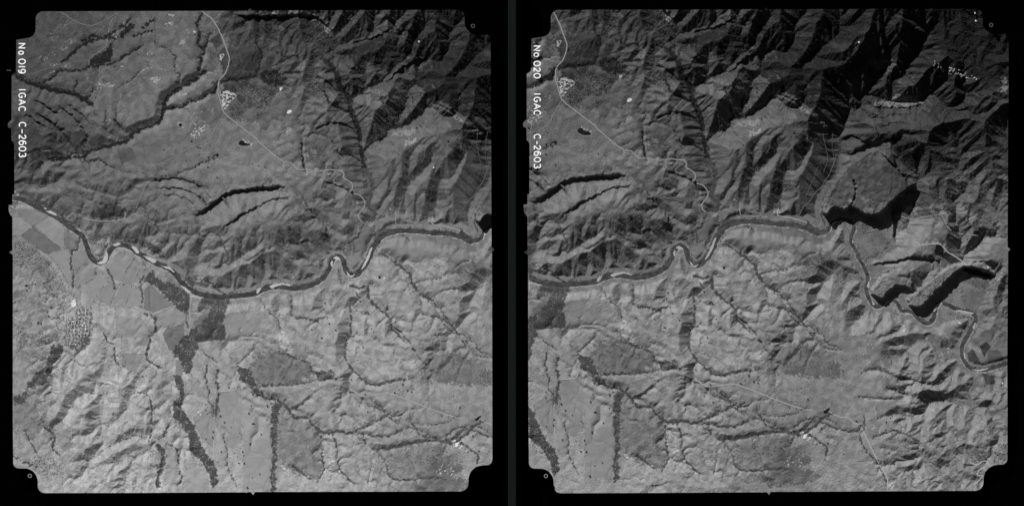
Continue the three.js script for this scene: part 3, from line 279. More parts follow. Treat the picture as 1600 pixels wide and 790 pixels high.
// running water carves valleys: flood fill for drainage, catchment areas, stream-power incision (implicit), soil creep
function carve(h, w, ht, K, rounds, m, fixed, uplift, talus, creep) {
  const n = w * ht, filled = new Float32Array(n), done = new Uint8Array(n), order = new Int32Array(n), rec = new Int32Array(n), dist = new Float32Array(n), area = new Float32Array(n);
  const hv = new Float32Array(n + 8), hi = new Int32Array(n + 8);
  const nb = [1, -1, w, -w, w + 1, w - 1, -w + 1, -w - 1], nd = [1, 1, 1, 1, 1.4142, 1.4142, 1.4142, 1.4142];
  for (let round = 0; round < rounds; round++) {
    let size = 0, cnt = 0; done.fill(0);
    const push = (v, i) => { let k = size++; while (k > 0) { const p = (k - 1) >> 1; if (hv[p] <= v) break; hv[k] = hv[p]; hi[k] = hi[p]; k = p; } hv[k] = v; hi[k] = i; };
    const pop = () => { const top = hi[0], v = hv[--size], i = hi[size]; let k = 0; for (;;) { let c = 2 * k + 1; if (c >= size) break; if (c + 1 < size && hv[c + 1] < hv[c]) c++; if (hv[c] >= v) break; hv[k] = hv[c]; hi[k] = hi[c]; k = c; } hv[k] = v; hi[k] = i; return top; };
    for (let y = 0; y < ht; y++) for (let x = 0; x < w; x++) { const i = y * w + x; if (x === 0 || y === 0 || x === w - 1 || y === ht - 1 || fixed[i]) { done[i] = 1; filled[i] = h[i]; rec[i] = i; push(h[i], i); } }
    while (size) {
      const c = pop(); order[cnt++] = c; const cx = c % w, cy = (c / w) | 0;
      for (let k = 0; k < 8; k++) {
        const j = c + nb[k]; if (j < 0 || j >= n || done[j]) continue; const jx = j % w; if (Math.abs(jx - cx) > 1) continue;
        done[j] = 1; filled[j] = Math.max(h[j], filled[c] + 1e-3); rec[j] = c; dist[j] = nd[k]; push(filled[j], j);
      }
    }
    for (let k = 0; k < cnt; k++) {                        // steepest way down on the filled surface
      const c = order[k]; if (rec[c] === c) continue; let best = (filled[c] - filled[rec[c]]) / dist[c];
      for (let q = 0; q < 8; q++) { const j = c + nb[q], s = (filled[c] - filled[j]) / nd[q]; if (s > best) { best = s; rec[c] = j; dist[c] = nd[q]; } }
    }
    area.fill(1); for (let k = cnt - 1; k >= 0; k--) { const c = order[k]; if (rec[c] !== c) area[rec[c]] += area[c]; }
    for (let k = 0; k < cnt; k++) {
      const c = order[k], r = rec[c]; if (r === c) continue;
      const F = K[c] * Math.pow(area[c], m) / dist[c]; h[c] = (filled[c] + (uplift ? uplift[c] : 0) + F * h[r]) / (1 + F); const most = h[r] + talus * dist[c]; if (h[c] > most) h[c] += (most - h[c]) * 0.7;
    }
    for (let y = 1; y < ht - 1; y++) for (let x = 1; x < w - 1; x++) { const i = y * w + x; if (!fixed[i]) h[i] += creep * (h[i - 1] + h[i + 1] + h[i - w] + h[i + w] - 4 * h[i]); }
  }
  return area;
}
{
  const w2 = MW / 2, h2 = MH / 2, a = new Float32Array(w2 * h2), K = new Float32Array(w2 * h2), fixed = new Uint8Array(w2 * h2), U = new Float32Array(w2 * h2);
  for (let y = 0; y < h2; y++) for (let x = 0; x < w2; x++) { const i = y * w2 + x, j = idx(2 * x, 2 * y); a[i] = hgt[j]; K[i] = 0.085 * (0.12 + 0.88 * Math.min(1, rgh[j])) * calm(2 * x, 2 * y); U[i] = 0.85 * Math.pow(rgh[j], 1.6); fixed[i] = rd[j] < rhw[j] + 1 ? 1 : 0; }
  const before = a.slice();
  carve(a, w2, h2, K, 26, 0.5, fixed, U, 5, 0.012);
  for (let i = 0; i < a.length; i++) a[i] -= before[i];
  for (let y = 0; y < MH; y++) for (let x = 0; x < MW; x++) hgt[idx(x, y)] += sampleGrid(a, w2, h2, x / 2, y / 2);
}
for (const g of gullyLines) stamp(g.pts, g.w, (i, d, s, along) => { hgt[i] -= g.depth * Math.pow(1 - d / g.w, 1.2) * Math.min(1, along * 8, (1 - along) * 8 + 0.25); });
const cutScarps = (part, e0, e1) => { for (const { pts, H, W } of scarpLines) stamp(pts, W, (i, d, side, along) => {
  const taper = Math.min(1, along * 7, (1 - along) * 7), k = side > 0 ? sstep(-1, e1, d) * Math.pow(1 - d / W, 1.3) : sstep(1, -1, d) * e0;
  hgt[i] -= part * H * k * taper;
}); };
cutScarps(0.4, 0.3, 2.6);
{
  const K = new Float32Array(N), fixed = new Uint8Array(N);
  for (let i = 0; i < N; i++) { K[i] = (rgh[i] > 0.6 ? 0.13 : 0.1) * Math.min(1, rgh[i] * 1.15) * calm(i % MW, (i / MW) | 0); fixed[i] = rd[i] < rhw[i] + 1 ? 1 : 0; }
  catchment.set(carve(hgt, MW, MH, K, 6, 0.5, fixed, null, 3.2, 0.01));
}
cutScarps(0.6, 0, 1.6);
for (let y = 0; y < MH; y++) for (let x = 0; x < MW; x++) {
  const i = idx(x, y), r = rgh[i];
  hgt[i] += (0.4 + 2.4 * r) * fbm(n1, x / 5 + y / 14, y / 4.2, 3) + 3.5 * r * fbm(n3, x / 15, y / 12, 3);
  if (r > 0.12 && !(rd[i] < rhw[i] + 4)) { const an = 0.4 + 0.7 * n2(x / 170, y / 170) + (y < 260 ? -1.2 : 0), ca = Math.cos(an), sa = Math.sin(an), u = x * ca + y * sa, v = -x * sa + y * ca; hgt[i] += (1.2 + 6.5 * Math.min(r, 0.7)) * (ridged(n1, u / 34, v / 7.5, 2) - 0.6) * sstep(-0.5, 0.4, n3(x / 33, y / 33)); }
  if (rd[i] < 60) {
    const off = rd[i] - rhw[i];
    if (off < 0.6) hgt[i] = rl[i] - 3; else { hgt[i] = Math.min(hgt[i], rl[i] + 2.5 + Math.max(0, off - 1) * 6.5); hgt[i] = Math.max(hgt[i], rl[i] + 1.6); }
  }
}
// the flat-topped hill above the gorge, and the gorge under its edge
function polySD(pts, x, y) { let d2 = 1e9, ins = false; for (let i = 0, j = pts.length - 1; i < pts.length; j = i++) { const [ax, ay] = pts[j], [bx, by] = pts[i], dx = bx - ax, dy = by - ay, t = clamp(((x - ax) * dx + (y - ay) * dy) / (dx * dx + dy * dy || 1e-9), 0, 1); d2 = Math.min(d2, (x - ax - t * dx) ** 2 + (y - ay - t * dy) ** 2); if ((ay > y) !== (by > y) && x < ax + (y - ay) / (by - ay) * dx) ins = !ins; } return ins ? -Math.sqrt(d2) : Math.sqrt(d2); }
function reshape(text, f) { const pts = wobble(smooth([...P(text), P(text)[0]], 2), 1.5, 0.15), xs = pts.map((p) => p[0]), ys = pts.map((p) => p[1]); for (let y = Math.max(0, Math.floor(Math.min(...ys) - 4)); y < Math.min(MH, Math.max(...ys) + 4); y++) for (let x = Math.max(0, Math.floor(Math.min(...xs) - 4)); x < Math.min(MW, Math.max(...xs) + 4); x++) { const i = idx(x, y); hgt[i] = f(hgt[i], polySD(pts, x, y), x, y, i); } }
reshape('R2 300,205 350,205 385,197 455,228 512,222 555,184 605,136 645,95 700,130 655,190 600,212 560,240 500,280 430,300 405,285 440,244 400,238 350,243 310,248 285,300 265,292 285,240', (h, d, x, y) => d < 0 ? h + (Math.min(h, 22 + 6 * n2(x / 9, y / 9)) - h) * sstep(0, -3, d) : h);
reshape('R2 335,20 400,-30 490,-75 545,-30 600,20 638,88 598,130 550,176 510,214 455,221 385,191 345,199 300,188 262,226 247,190 268,140 302,70', (h, d, x, y) => d < 1.5 ? h + (Math.max(h * 0.35 + 80, 128 - 0.1 * (y - 240) + 7 * fbm(n1, x / 16, y / 16, 3)) - h) * sstep(1.5, -2, d) : h);
reshape('R2 380,60 394,100 386,150 364,192 374,194 396,150 404,100 392,60', (h, d) => d < 0 ? h - 30 * sstep(0, -1.5, d) : h);
for (const [t, top] of [['R2 700,650 760,585 820,525 860,486 900,466 960,470 1010,484 1045,497 1000,440 920,440 840,450 760,500 690,560 640,600 650,640', 88], ['R2 526,608 572,556 620,548 660,566 650,500 560,480 500,520 470,580', 78]]) reshape(t, (h, d, x, y) => d < 1 ? Math.max(h, h + (top + 7 * fbm(n2, x / 14, y / 14, 3) - h) * sstep(1, -3, d)) : h);
const mapHeight = (x, y) => sampleGrid(hgt, MW, MH, x, y);

// ---------------------------------------------------------------- ground cover, drawn as a map: 1.95 texels to the pixel
const TW = 2048, TS = TW / MW, TH = Math.round(MH * TS);
function canvas(draw) { const c = document.createElement('canvas'); c.width = TW; c.height = TH; const g = c.getContext('2d'); g.fillStyle = '#000'; g.fillRect(0, 0, TW, TH); g.scale(TS, TS); draw(g); return g.getImageData(0, 0, TW, TH).data; }
function ragged(pts, amp = 0.9) { return wobble(smooth([...pts, pts[0]].map((p) => p), 1.5).slice(0, -1), amp, 0.22); }
function straight(pts) { const out = []; pts.forEach((p, i) => { const q = pts[(i + 1) % pts.length], n = Math.max(1, Math.round(Math.hypot(q[0] - p[0], q[1] - p[1]) / 3)); for (let k = 0; k < n; k++) out.push([p[0] + (q[0] - p[0]) * k / n, p[1] + (q[1] - p[1]) * k / n]); }); return wobble(out, 0.5, 0.3); }
function fill(g, pts, style) { g.fillStyle = style; g.beginPath(); pts.forEach(([x, y], i) => i ? g.lineTo(x, y) : g.moveTo(x, y)); g.closePath(); g.fill(); }
const fieldPolys = FIELD.map(([t, tone]) => ({ pts: straight(P(t)), tone }));
const coverPolys = COVER.map(([t, tone]) => ({ pts: ragged(P(t), 2.2), tone }));
const coverMap = canvas((g) => { for (const c of coverPolys) fill(g, c.pts, `rgb(${c.tone},0,0)`); for (const c of fieldPolys) fill(g, c.pts, `rgb(${c.tone},255,0)`); });
const woodMap = canvas((g) => {
  const r = rng(5);
  for (const [t, k] of WOOD) fill(g, ragged(P(t), 3), `rgb(${Math.round((k > 0.7 ? k * 0.95 : k * 0.5) * 255)},0,0)`);
  g.fillStyle = 'rgb(110,0,0)'; for (let y = 2; y < MH - 2; y++) for (let x = 2; x < MW - 2; x++) { const i = idx(x, y); if (catchment[i] > (rgh[i] > 0.5 ? 260 : 520) && rgh[i] > 0.2 && rd[i] > 8 && n3(x / 11, y / 11) > -0.25) g.fillRect(x - 0.35, y - 0.35, 0.9, 0.9); }
  g.globalCompositeOperation = 'lighten';
  const line = (pts, tw, trees) => {
    for (let k = 0; k < pts.length; k++) {
      const [x, y] = pts[k]; if (n2(x / 13, y / 13) < -0.62) continue; const q = 0.7 * tw * (0.4 + 0.9 * Math.max(0, 0.55 + 0.6 * n3(x / 7, y / 7)) ) , a = trees * (0.75 + 0.5 * r());
      g.fillStyle = `rgb(${Math.round(clamp(a, 0, 1) * 255)},0,0)`; g.beginPath(); g.arc(x + (r() - 0.5) * tw * 0.7, y + (r() - 0.5) * tw * 0.7, Math.max(0.4, q), 0, 7); g.fill();
    }
  };
  for (const q of gullyLines) if (q.trees > 0) line(smooth(q.pts, 1), q.tw, q.trees);
  line(RIVER.map((p, k) => { const a = RIVER[Math.max(0, k - 1)], b = RIVER[Math.min(RIVER.length - 1, k + 1)], L = Math.hypot(b[0] - a[0], b[1] - a[1]) || 1, o = p[2] / 2 + 2; return [p[0] + (b[1] - a[1]) / L * o, p[1] - (b[0] - a[0]) / L * o]; }), 1.3, 0.42);
  for (const h of HEDGE) line(wobble(smooth(P(h), 1), 0.4, 0.3), 0.55, 0.75);
});
const clump = (x, y) => clamp(0.92 + 0.5 * n1(x / 14 + 50, y / 14) + 0.35 * n2(x / 2.6, y / 2.6), 0.15, 1.25);
const bareMap = canvas((g) => { BARE.forEach(([t, share, tone]) => fill(g, ragged(P(t), 1.5), `rgb(${tone},${Math.round(share * 255)},0)`)); });

// tone of the open ground (grass, scrubby pasture, dry hill) at spots, light falloff painted in; every place takes the nearest tone, with wandering edges
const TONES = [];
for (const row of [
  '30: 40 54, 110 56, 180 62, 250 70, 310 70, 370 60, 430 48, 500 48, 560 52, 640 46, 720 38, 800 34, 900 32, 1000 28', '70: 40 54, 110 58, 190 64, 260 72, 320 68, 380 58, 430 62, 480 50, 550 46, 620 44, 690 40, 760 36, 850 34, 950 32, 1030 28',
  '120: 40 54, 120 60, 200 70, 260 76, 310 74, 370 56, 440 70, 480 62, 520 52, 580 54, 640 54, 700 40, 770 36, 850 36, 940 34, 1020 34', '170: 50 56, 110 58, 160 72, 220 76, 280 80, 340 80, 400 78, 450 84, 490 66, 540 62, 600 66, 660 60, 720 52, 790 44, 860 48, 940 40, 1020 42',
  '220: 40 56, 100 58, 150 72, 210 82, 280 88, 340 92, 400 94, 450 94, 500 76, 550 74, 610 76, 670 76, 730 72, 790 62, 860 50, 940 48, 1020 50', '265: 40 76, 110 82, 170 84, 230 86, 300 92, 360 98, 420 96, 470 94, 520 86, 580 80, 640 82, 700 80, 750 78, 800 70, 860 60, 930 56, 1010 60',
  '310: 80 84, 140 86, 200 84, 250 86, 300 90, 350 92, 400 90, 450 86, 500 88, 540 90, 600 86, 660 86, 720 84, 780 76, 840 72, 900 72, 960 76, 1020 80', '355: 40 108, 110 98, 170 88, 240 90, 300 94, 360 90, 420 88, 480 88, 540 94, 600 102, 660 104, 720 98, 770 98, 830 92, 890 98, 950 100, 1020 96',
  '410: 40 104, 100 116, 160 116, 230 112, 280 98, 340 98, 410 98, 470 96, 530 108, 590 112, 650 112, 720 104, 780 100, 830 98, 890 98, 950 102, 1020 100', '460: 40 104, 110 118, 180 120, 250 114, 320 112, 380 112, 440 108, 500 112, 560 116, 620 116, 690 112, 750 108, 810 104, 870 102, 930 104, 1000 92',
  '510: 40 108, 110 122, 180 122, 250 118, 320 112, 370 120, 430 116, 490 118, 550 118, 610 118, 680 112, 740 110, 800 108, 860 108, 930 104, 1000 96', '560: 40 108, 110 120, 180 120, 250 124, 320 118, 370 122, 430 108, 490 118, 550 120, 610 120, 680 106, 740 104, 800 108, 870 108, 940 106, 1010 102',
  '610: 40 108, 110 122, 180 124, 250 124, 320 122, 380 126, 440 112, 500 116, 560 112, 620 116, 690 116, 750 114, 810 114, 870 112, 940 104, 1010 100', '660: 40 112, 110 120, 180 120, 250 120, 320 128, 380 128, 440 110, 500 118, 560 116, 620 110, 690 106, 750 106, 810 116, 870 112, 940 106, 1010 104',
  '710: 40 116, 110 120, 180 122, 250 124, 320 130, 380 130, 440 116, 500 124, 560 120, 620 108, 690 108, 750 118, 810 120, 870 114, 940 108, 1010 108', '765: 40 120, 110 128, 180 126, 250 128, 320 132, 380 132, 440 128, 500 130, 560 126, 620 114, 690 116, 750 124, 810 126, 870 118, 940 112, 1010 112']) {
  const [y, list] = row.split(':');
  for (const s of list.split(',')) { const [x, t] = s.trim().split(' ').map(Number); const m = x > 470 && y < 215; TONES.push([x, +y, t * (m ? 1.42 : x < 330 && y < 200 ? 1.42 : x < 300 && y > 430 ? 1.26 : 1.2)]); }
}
const lin = (v) => { v /= 255; return v <= 0.04045 ? v / 12.92 : Math.pow((v + 0.055) / 1.055, 2.4); }, srgb = (v) => 255 * (v <= 0.0031308 ? 12.92 * v : 1.055 * Math.pow(v, 1 / 2.4) - 0.055);
const LIT = 1.05;                                        // what level ground returns of its base colour under this sun and exposure
const albedo = new Uint8Array(TW * TH * 4), relief = new Uint8Array(TW * TH * 4);
{
  const cells = new Map();
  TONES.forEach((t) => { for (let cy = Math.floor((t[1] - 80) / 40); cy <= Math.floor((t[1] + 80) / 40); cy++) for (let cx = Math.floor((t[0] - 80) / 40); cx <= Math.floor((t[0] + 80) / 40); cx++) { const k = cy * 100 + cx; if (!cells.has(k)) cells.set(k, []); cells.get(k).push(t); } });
  for (let ty = 0; ty < TH; ty++) for (let tx = 0; tx < TW; tx++) {
    const o = (ty * TW + tx) * 4, x = tx / TS, y = ty / TS;
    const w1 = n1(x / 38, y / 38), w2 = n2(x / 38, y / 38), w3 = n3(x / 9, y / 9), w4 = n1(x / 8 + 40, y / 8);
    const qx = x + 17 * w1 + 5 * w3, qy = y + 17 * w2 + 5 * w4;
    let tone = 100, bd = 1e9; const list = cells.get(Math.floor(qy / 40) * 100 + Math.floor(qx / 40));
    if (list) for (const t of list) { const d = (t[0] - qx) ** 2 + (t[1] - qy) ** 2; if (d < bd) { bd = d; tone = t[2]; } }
    const ox = clamp(Math.round((x + 5 * w3 + 2.2 * n2(x / 3.7, y / 3.7) + 1.5 * (hash(tx, ty, 6) - 0.5)) * TS), 0, TW - 1), oy = clamp(Math.round((y + 5 * w4 + 2.2 * n3(x / 3.7, y / 3.7 + 9) + 1.5 * (hash(tx, ty, 8) - 0.5)) * TS), 0, TH - 1), oc = (oy * TW + ox) * 4;
    const isField = coverMap[o + 1] > 128, cov = isField ? coverMap[o] : coverMap[oc + 1] > 128 ? 0 : coverMap[oc], r = isField ? 0.05 : sampleGrid(coarseR, CW, CH, x / 10, y / 10);
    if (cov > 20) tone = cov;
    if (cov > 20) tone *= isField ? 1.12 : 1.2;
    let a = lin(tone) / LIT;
    // mosaic of small stands of grass, and grain
    const patch = n2(x / 17 + 3, y / 17), mid = n3(x / 4.2, y / 4.2), fine = n1(x / 1.7, y / 1.7), grain = hash(tx, ty) - 0.5;
    a *= 1 + (isField ? 0.03 : 0.10) * Math.sign(patch) * Math.min(1, Math.abs(patch) * 4) + (isField ? 0.03 : 0.065 + 0.08 * r) * mid + (isField ? 0.035 : 0.10 + 0.06 * r) * fine + (isField ? 0.09 : 0.20) * grain;
    // pale bare soil
    const bs = bareMap[o + 1] / 255;
    if (bs > 0.04) { const v = 0.56 - 0.62 * fbm(n3, x / 7.5 + y / 20, y / 6, 3) + 0.12 * (hash(tx >> 1, ty >> 1, 9) - 0.5); if (v < bs * 0.85 + 0.03) a = lin(bareMap[o]) / LIT * (0.8 + 0.5 * hash(tx, ty, 3)); }
    else if (!isField && r > 0.25 && n2(x / 2.6, y / 2.6) > 0.86) a *= 1.3;
    if (!isField && rd[idx(Math.min(MW - 1, Math.round(x)), Math.min(MH - 1, Math.round(y)))] < 14) { const j = idx(Math.min(MW - 1, Math.round(x)), Math.min(MH - 1, Math.round(y))), off = rd[j] - rhw[j]; if (off < 2.6 && n1(x / 9, y / 9) + 0.5 * fine > 0.05) a = 0.3 + 0.15 * grain; }
    // stands of low dark scrub
    const sc = n3(x / 3.3 + 7, y / 2.6) + 0.5 * n2(x / 21, y / 21); if (!isField && sc > 0.85 - 0.25 * r) a *= 0.78;
    // leaf litter and low scrub where the woods are
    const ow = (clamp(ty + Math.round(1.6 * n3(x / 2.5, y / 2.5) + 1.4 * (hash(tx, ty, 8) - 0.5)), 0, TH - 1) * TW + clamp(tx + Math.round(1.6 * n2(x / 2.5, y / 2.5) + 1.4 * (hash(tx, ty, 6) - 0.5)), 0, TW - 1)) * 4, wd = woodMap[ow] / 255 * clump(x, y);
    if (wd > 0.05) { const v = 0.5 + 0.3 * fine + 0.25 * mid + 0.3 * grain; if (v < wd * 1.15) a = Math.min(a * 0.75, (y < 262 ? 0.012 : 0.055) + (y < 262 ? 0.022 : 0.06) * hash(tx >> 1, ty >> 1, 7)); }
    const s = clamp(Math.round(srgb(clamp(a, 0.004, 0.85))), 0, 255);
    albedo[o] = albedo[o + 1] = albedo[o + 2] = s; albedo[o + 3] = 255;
    const b = clamp(128 + (isField ? 10 : 34) * fine + (isField ? 5 : 30) * mid + 26 * grain + wd * 40 * grain, 0, 255);
    relief[o] = relief[o + 1] = relief[o + 2] = b; relief[o + 3] = 255;
  }
}
function mapTexture(data, colour) { const t = new THREE.DataTexture(data, TW, TH, THREE.RGBAFormat); t.magFilter = THREE.LinearFilter; t.minFilter = THREE.LinearMipmapLinearFilter; t.generateMipmaps = true; if (colour) t.colorSpace = THREE.SRGBColorSpace; t.needsUpdate = true; return t; }
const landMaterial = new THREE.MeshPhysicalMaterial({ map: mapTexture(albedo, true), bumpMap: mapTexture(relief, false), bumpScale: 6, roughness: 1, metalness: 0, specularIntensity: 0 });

// ---------------------------------------------------------------- the two pieces of land
const matte = (v, rough = 1) => { const m = new THREE.MeshPhysicalMaterial({ roughness: rough, metalness: 0, specularIntensity: 0 }); m.color.setRGB(v, v, v); return m; };
const grey = (tone, rough = 1) => { const m = new THREE.MeshPhysicalMaterial({ roughness: rough, metalness: 0, specularIntensity: 0 }); m.color.setRGB(...Array(3).fill(lin(tone) / LIT)); return m; };
const shade = (o) => { o.traverse((m) => { if (m.isMesh) { m.castShadow = true; m.receiveShadow = true; } }); return o; };
const used = new Map();
const numbered = (name) => { const n = used.get(name) ?? 0; used.set(name, n + 1); return n ? `${name}_${String(n).padStart(3, '0')}` : name; };
const UNITS = 'zeroth first second third fourth fifth sixth seventh eighth ninth tenth eleventh twelfth thirteenth fourteenth fifteenth sixteenth seventeenth eighteenth nineteenth'.split(' '), TENS = 'twenty thirty forty fifty sixty seventy eighty ninety'.split(' ');
const ordinal = (n) => n < 20 ? UNITS[n] : n % 10 ? `${TENS[Math.floor(n / 10) - 2]}-${UNITS[n % 10]}` : TENS[n / 10 - 2].replace('y', 'ieth');
function add(o, name, data) { o.name = numbered(name); o.userData = data; scene.add(shade(o)); return o; }

const ground = new THREE.Mesh(new THREE.PlaneGeometry(30000, 30000).rotateX(-Math.PI / 2), matte(0.0004));
ground.position.y = -60;
add(ground, 'ground', { kind: 'structure', label: 'flat black ground around the two pieces of land' });

// outline of a piece of land, in photograph pixels; both have the same
function arc(cx, cy, r, a0, a1, n) { const out = []; for (let k = 0; k <= n; k++) { const a = (a0 + (a1 - a0) * k / n) * Math.PI / 180; out.push([cx + r * Math.cos(a), cy + r * Math.sin(a)]); } return out; }
const OUTLINE = [
  ...arc(66, 29, 11.5, 180, 270, 5), [386.5, 16.6], [390, 13], [393.5, 16.4], [716, 15.8], ...arc(716, 26, 10, -90, 0, 4), ...arc(746, 40, 20, 180, 90, 6).map(([x, y]) => [x, y - 5]), [760, 55], ...arc(760, 61, 6.5, -90, 0, 4), [767, 120], [768, 385.8], [772.4, 389.4], [768.6, 393],
  [769.4, 716], ...arc(760.5, 717, 8.7, 0, 90, 4), [756, 725.6], ...arc(754, 748, 22, -90, -180, 7), [732, 752], ...arc(719, 753.5, 13, 0, 90, 5), [560, 767], [398.6, 767.6], [395.4, 772.6], [392.2, 767.8], [386, 768.2], [385, 769.6], [384, 768.2], [200, 769.2],
  ...arc(70, 758.5, 11, 90, 180, 5), [59, 752], ...arc(38, 752, 21, 0, -90, 7), [30, 731], ...arc(29, 722.5, 8.5, 90, 180, 4), [19.6, 640], [19, 398], [15, 395], [12.8, 394], [15, 392.6], [18.2, 391], [18, 338], [15, 336], [12.6, 330], [12, 320], [18, 319.4], [18, 303.5], [21, 303], [21.2, 226], [20, 222], [17, 220], [16.6, 202], [15, 200], [11.6, 199], [11, 193], [14, 189.5], [17, 187], [17, 117], [23.6, 112], [24.4, 62],
  ...arc(40, 40, 14.5, 90, 0, 5).map(([x, y]) => [x, y + 5]), [54.5, 40]];
function outlineSD(x, y) {
  let d2 = 1e9, inside = false, nx = 0, ny = 0;
  for (let i = 0, j = OUTLINE.length - 1; i < OUTLINE.length; j = i++) {
    const [ax, ay] = OUTLINE[j], [bx, by] = OUTLINE[i], dx = bx - ax, dy = by - ay, t = clamp(((x - ax) * dx + (y - ay) * dy) / (dx * dx + dy * dy || 1e-9), 0, 1), px = ax + t * dx, py = ay + t * dy, q = (x - px) ** 2 + (y - py) ** 2;
    if (q < d2) { d2 = q; nx = px; ny = py; }
    if ((ay > y) !== (by > y) && x < ax + (y - ay) / (by - ay) * dx) inside = !inside;
  }
  return [inside ? -Math.sqrt(d2) : Math.sqrt(d2), nx, ny];
}
const FRAMES = [
  { off: 0, toMap: (x, y) => [x, y], fromMap: (x, y) => [x, y], tilt: -0.05, side: 'left-hand', word: 'left-hand piece of land' },
  { off: 806, toMap: toMapR, fromMap: fromMapR, tilt: 0.16, side: 'right-hand', word: 'right-hand piece of land' }];
const world = (fx, fy) => [(fx - 800) * PX, (fy - 395) * PX];
// tilt added for brightness: right-hand piece turned from the sun, left-hand one towards it
for (const F of FRAMES) {
  F.height = (fx, fy) => { const [gx, gy] = F.toMap(fx, fy); return mapHeight(gx, gy) + F.lift(fx, fy); };
  F.lift = (fx, fy) => (F.tilt > 0 ? 310 : 60) + F.tilt * PX * (-0.5 * (fx - F.off - 395) - 0.866 * (fy - 395));
  F.inside = (fx, fy, margin = 0) => outlineSD(fx - F.off, fy)[0] < -margin;
  F.at = (gx, gy) => { const [fx, fy] = F.fromMap(gx, gy); return [...world(fx, fy), fx, fy]; };
}

// field number of every map cell
const fieldId = new Uint8Array(N);
fieldPolys.forEach(({ pts }, n) => {
  let x0 = 1e9, x1 = -1e9, y0 = 1e9, y1 = -1e9; for (const [x, y] of pts) { x0 = Math.min(x0, x); x1 = Math.max(x1, x); y0 = Math.min(y0, y); y1 = Math.max(y1, y); }
  for (let y = Math.max(0, Math.floor(y0)); y <= Math.min(MH - 1, y1); y++) for (let x = Math.max(0, Math.floor(x0)); x <= Math.min(MW - 1, x1); x++) {
    let ins = false; for (let i = 0, j = pts.length - 1; i < pts.length; j = i++) { const [ax, ay] = pts[j], [bx, by] = pts[i]; if ((ay > y) !== (by > y) && x < ax + (y - ay) / (by - ay) * (bx - ax)) ins = !ins; }
    if (ins) fieldId[idx(x, y)] = n + 1;
  }
});

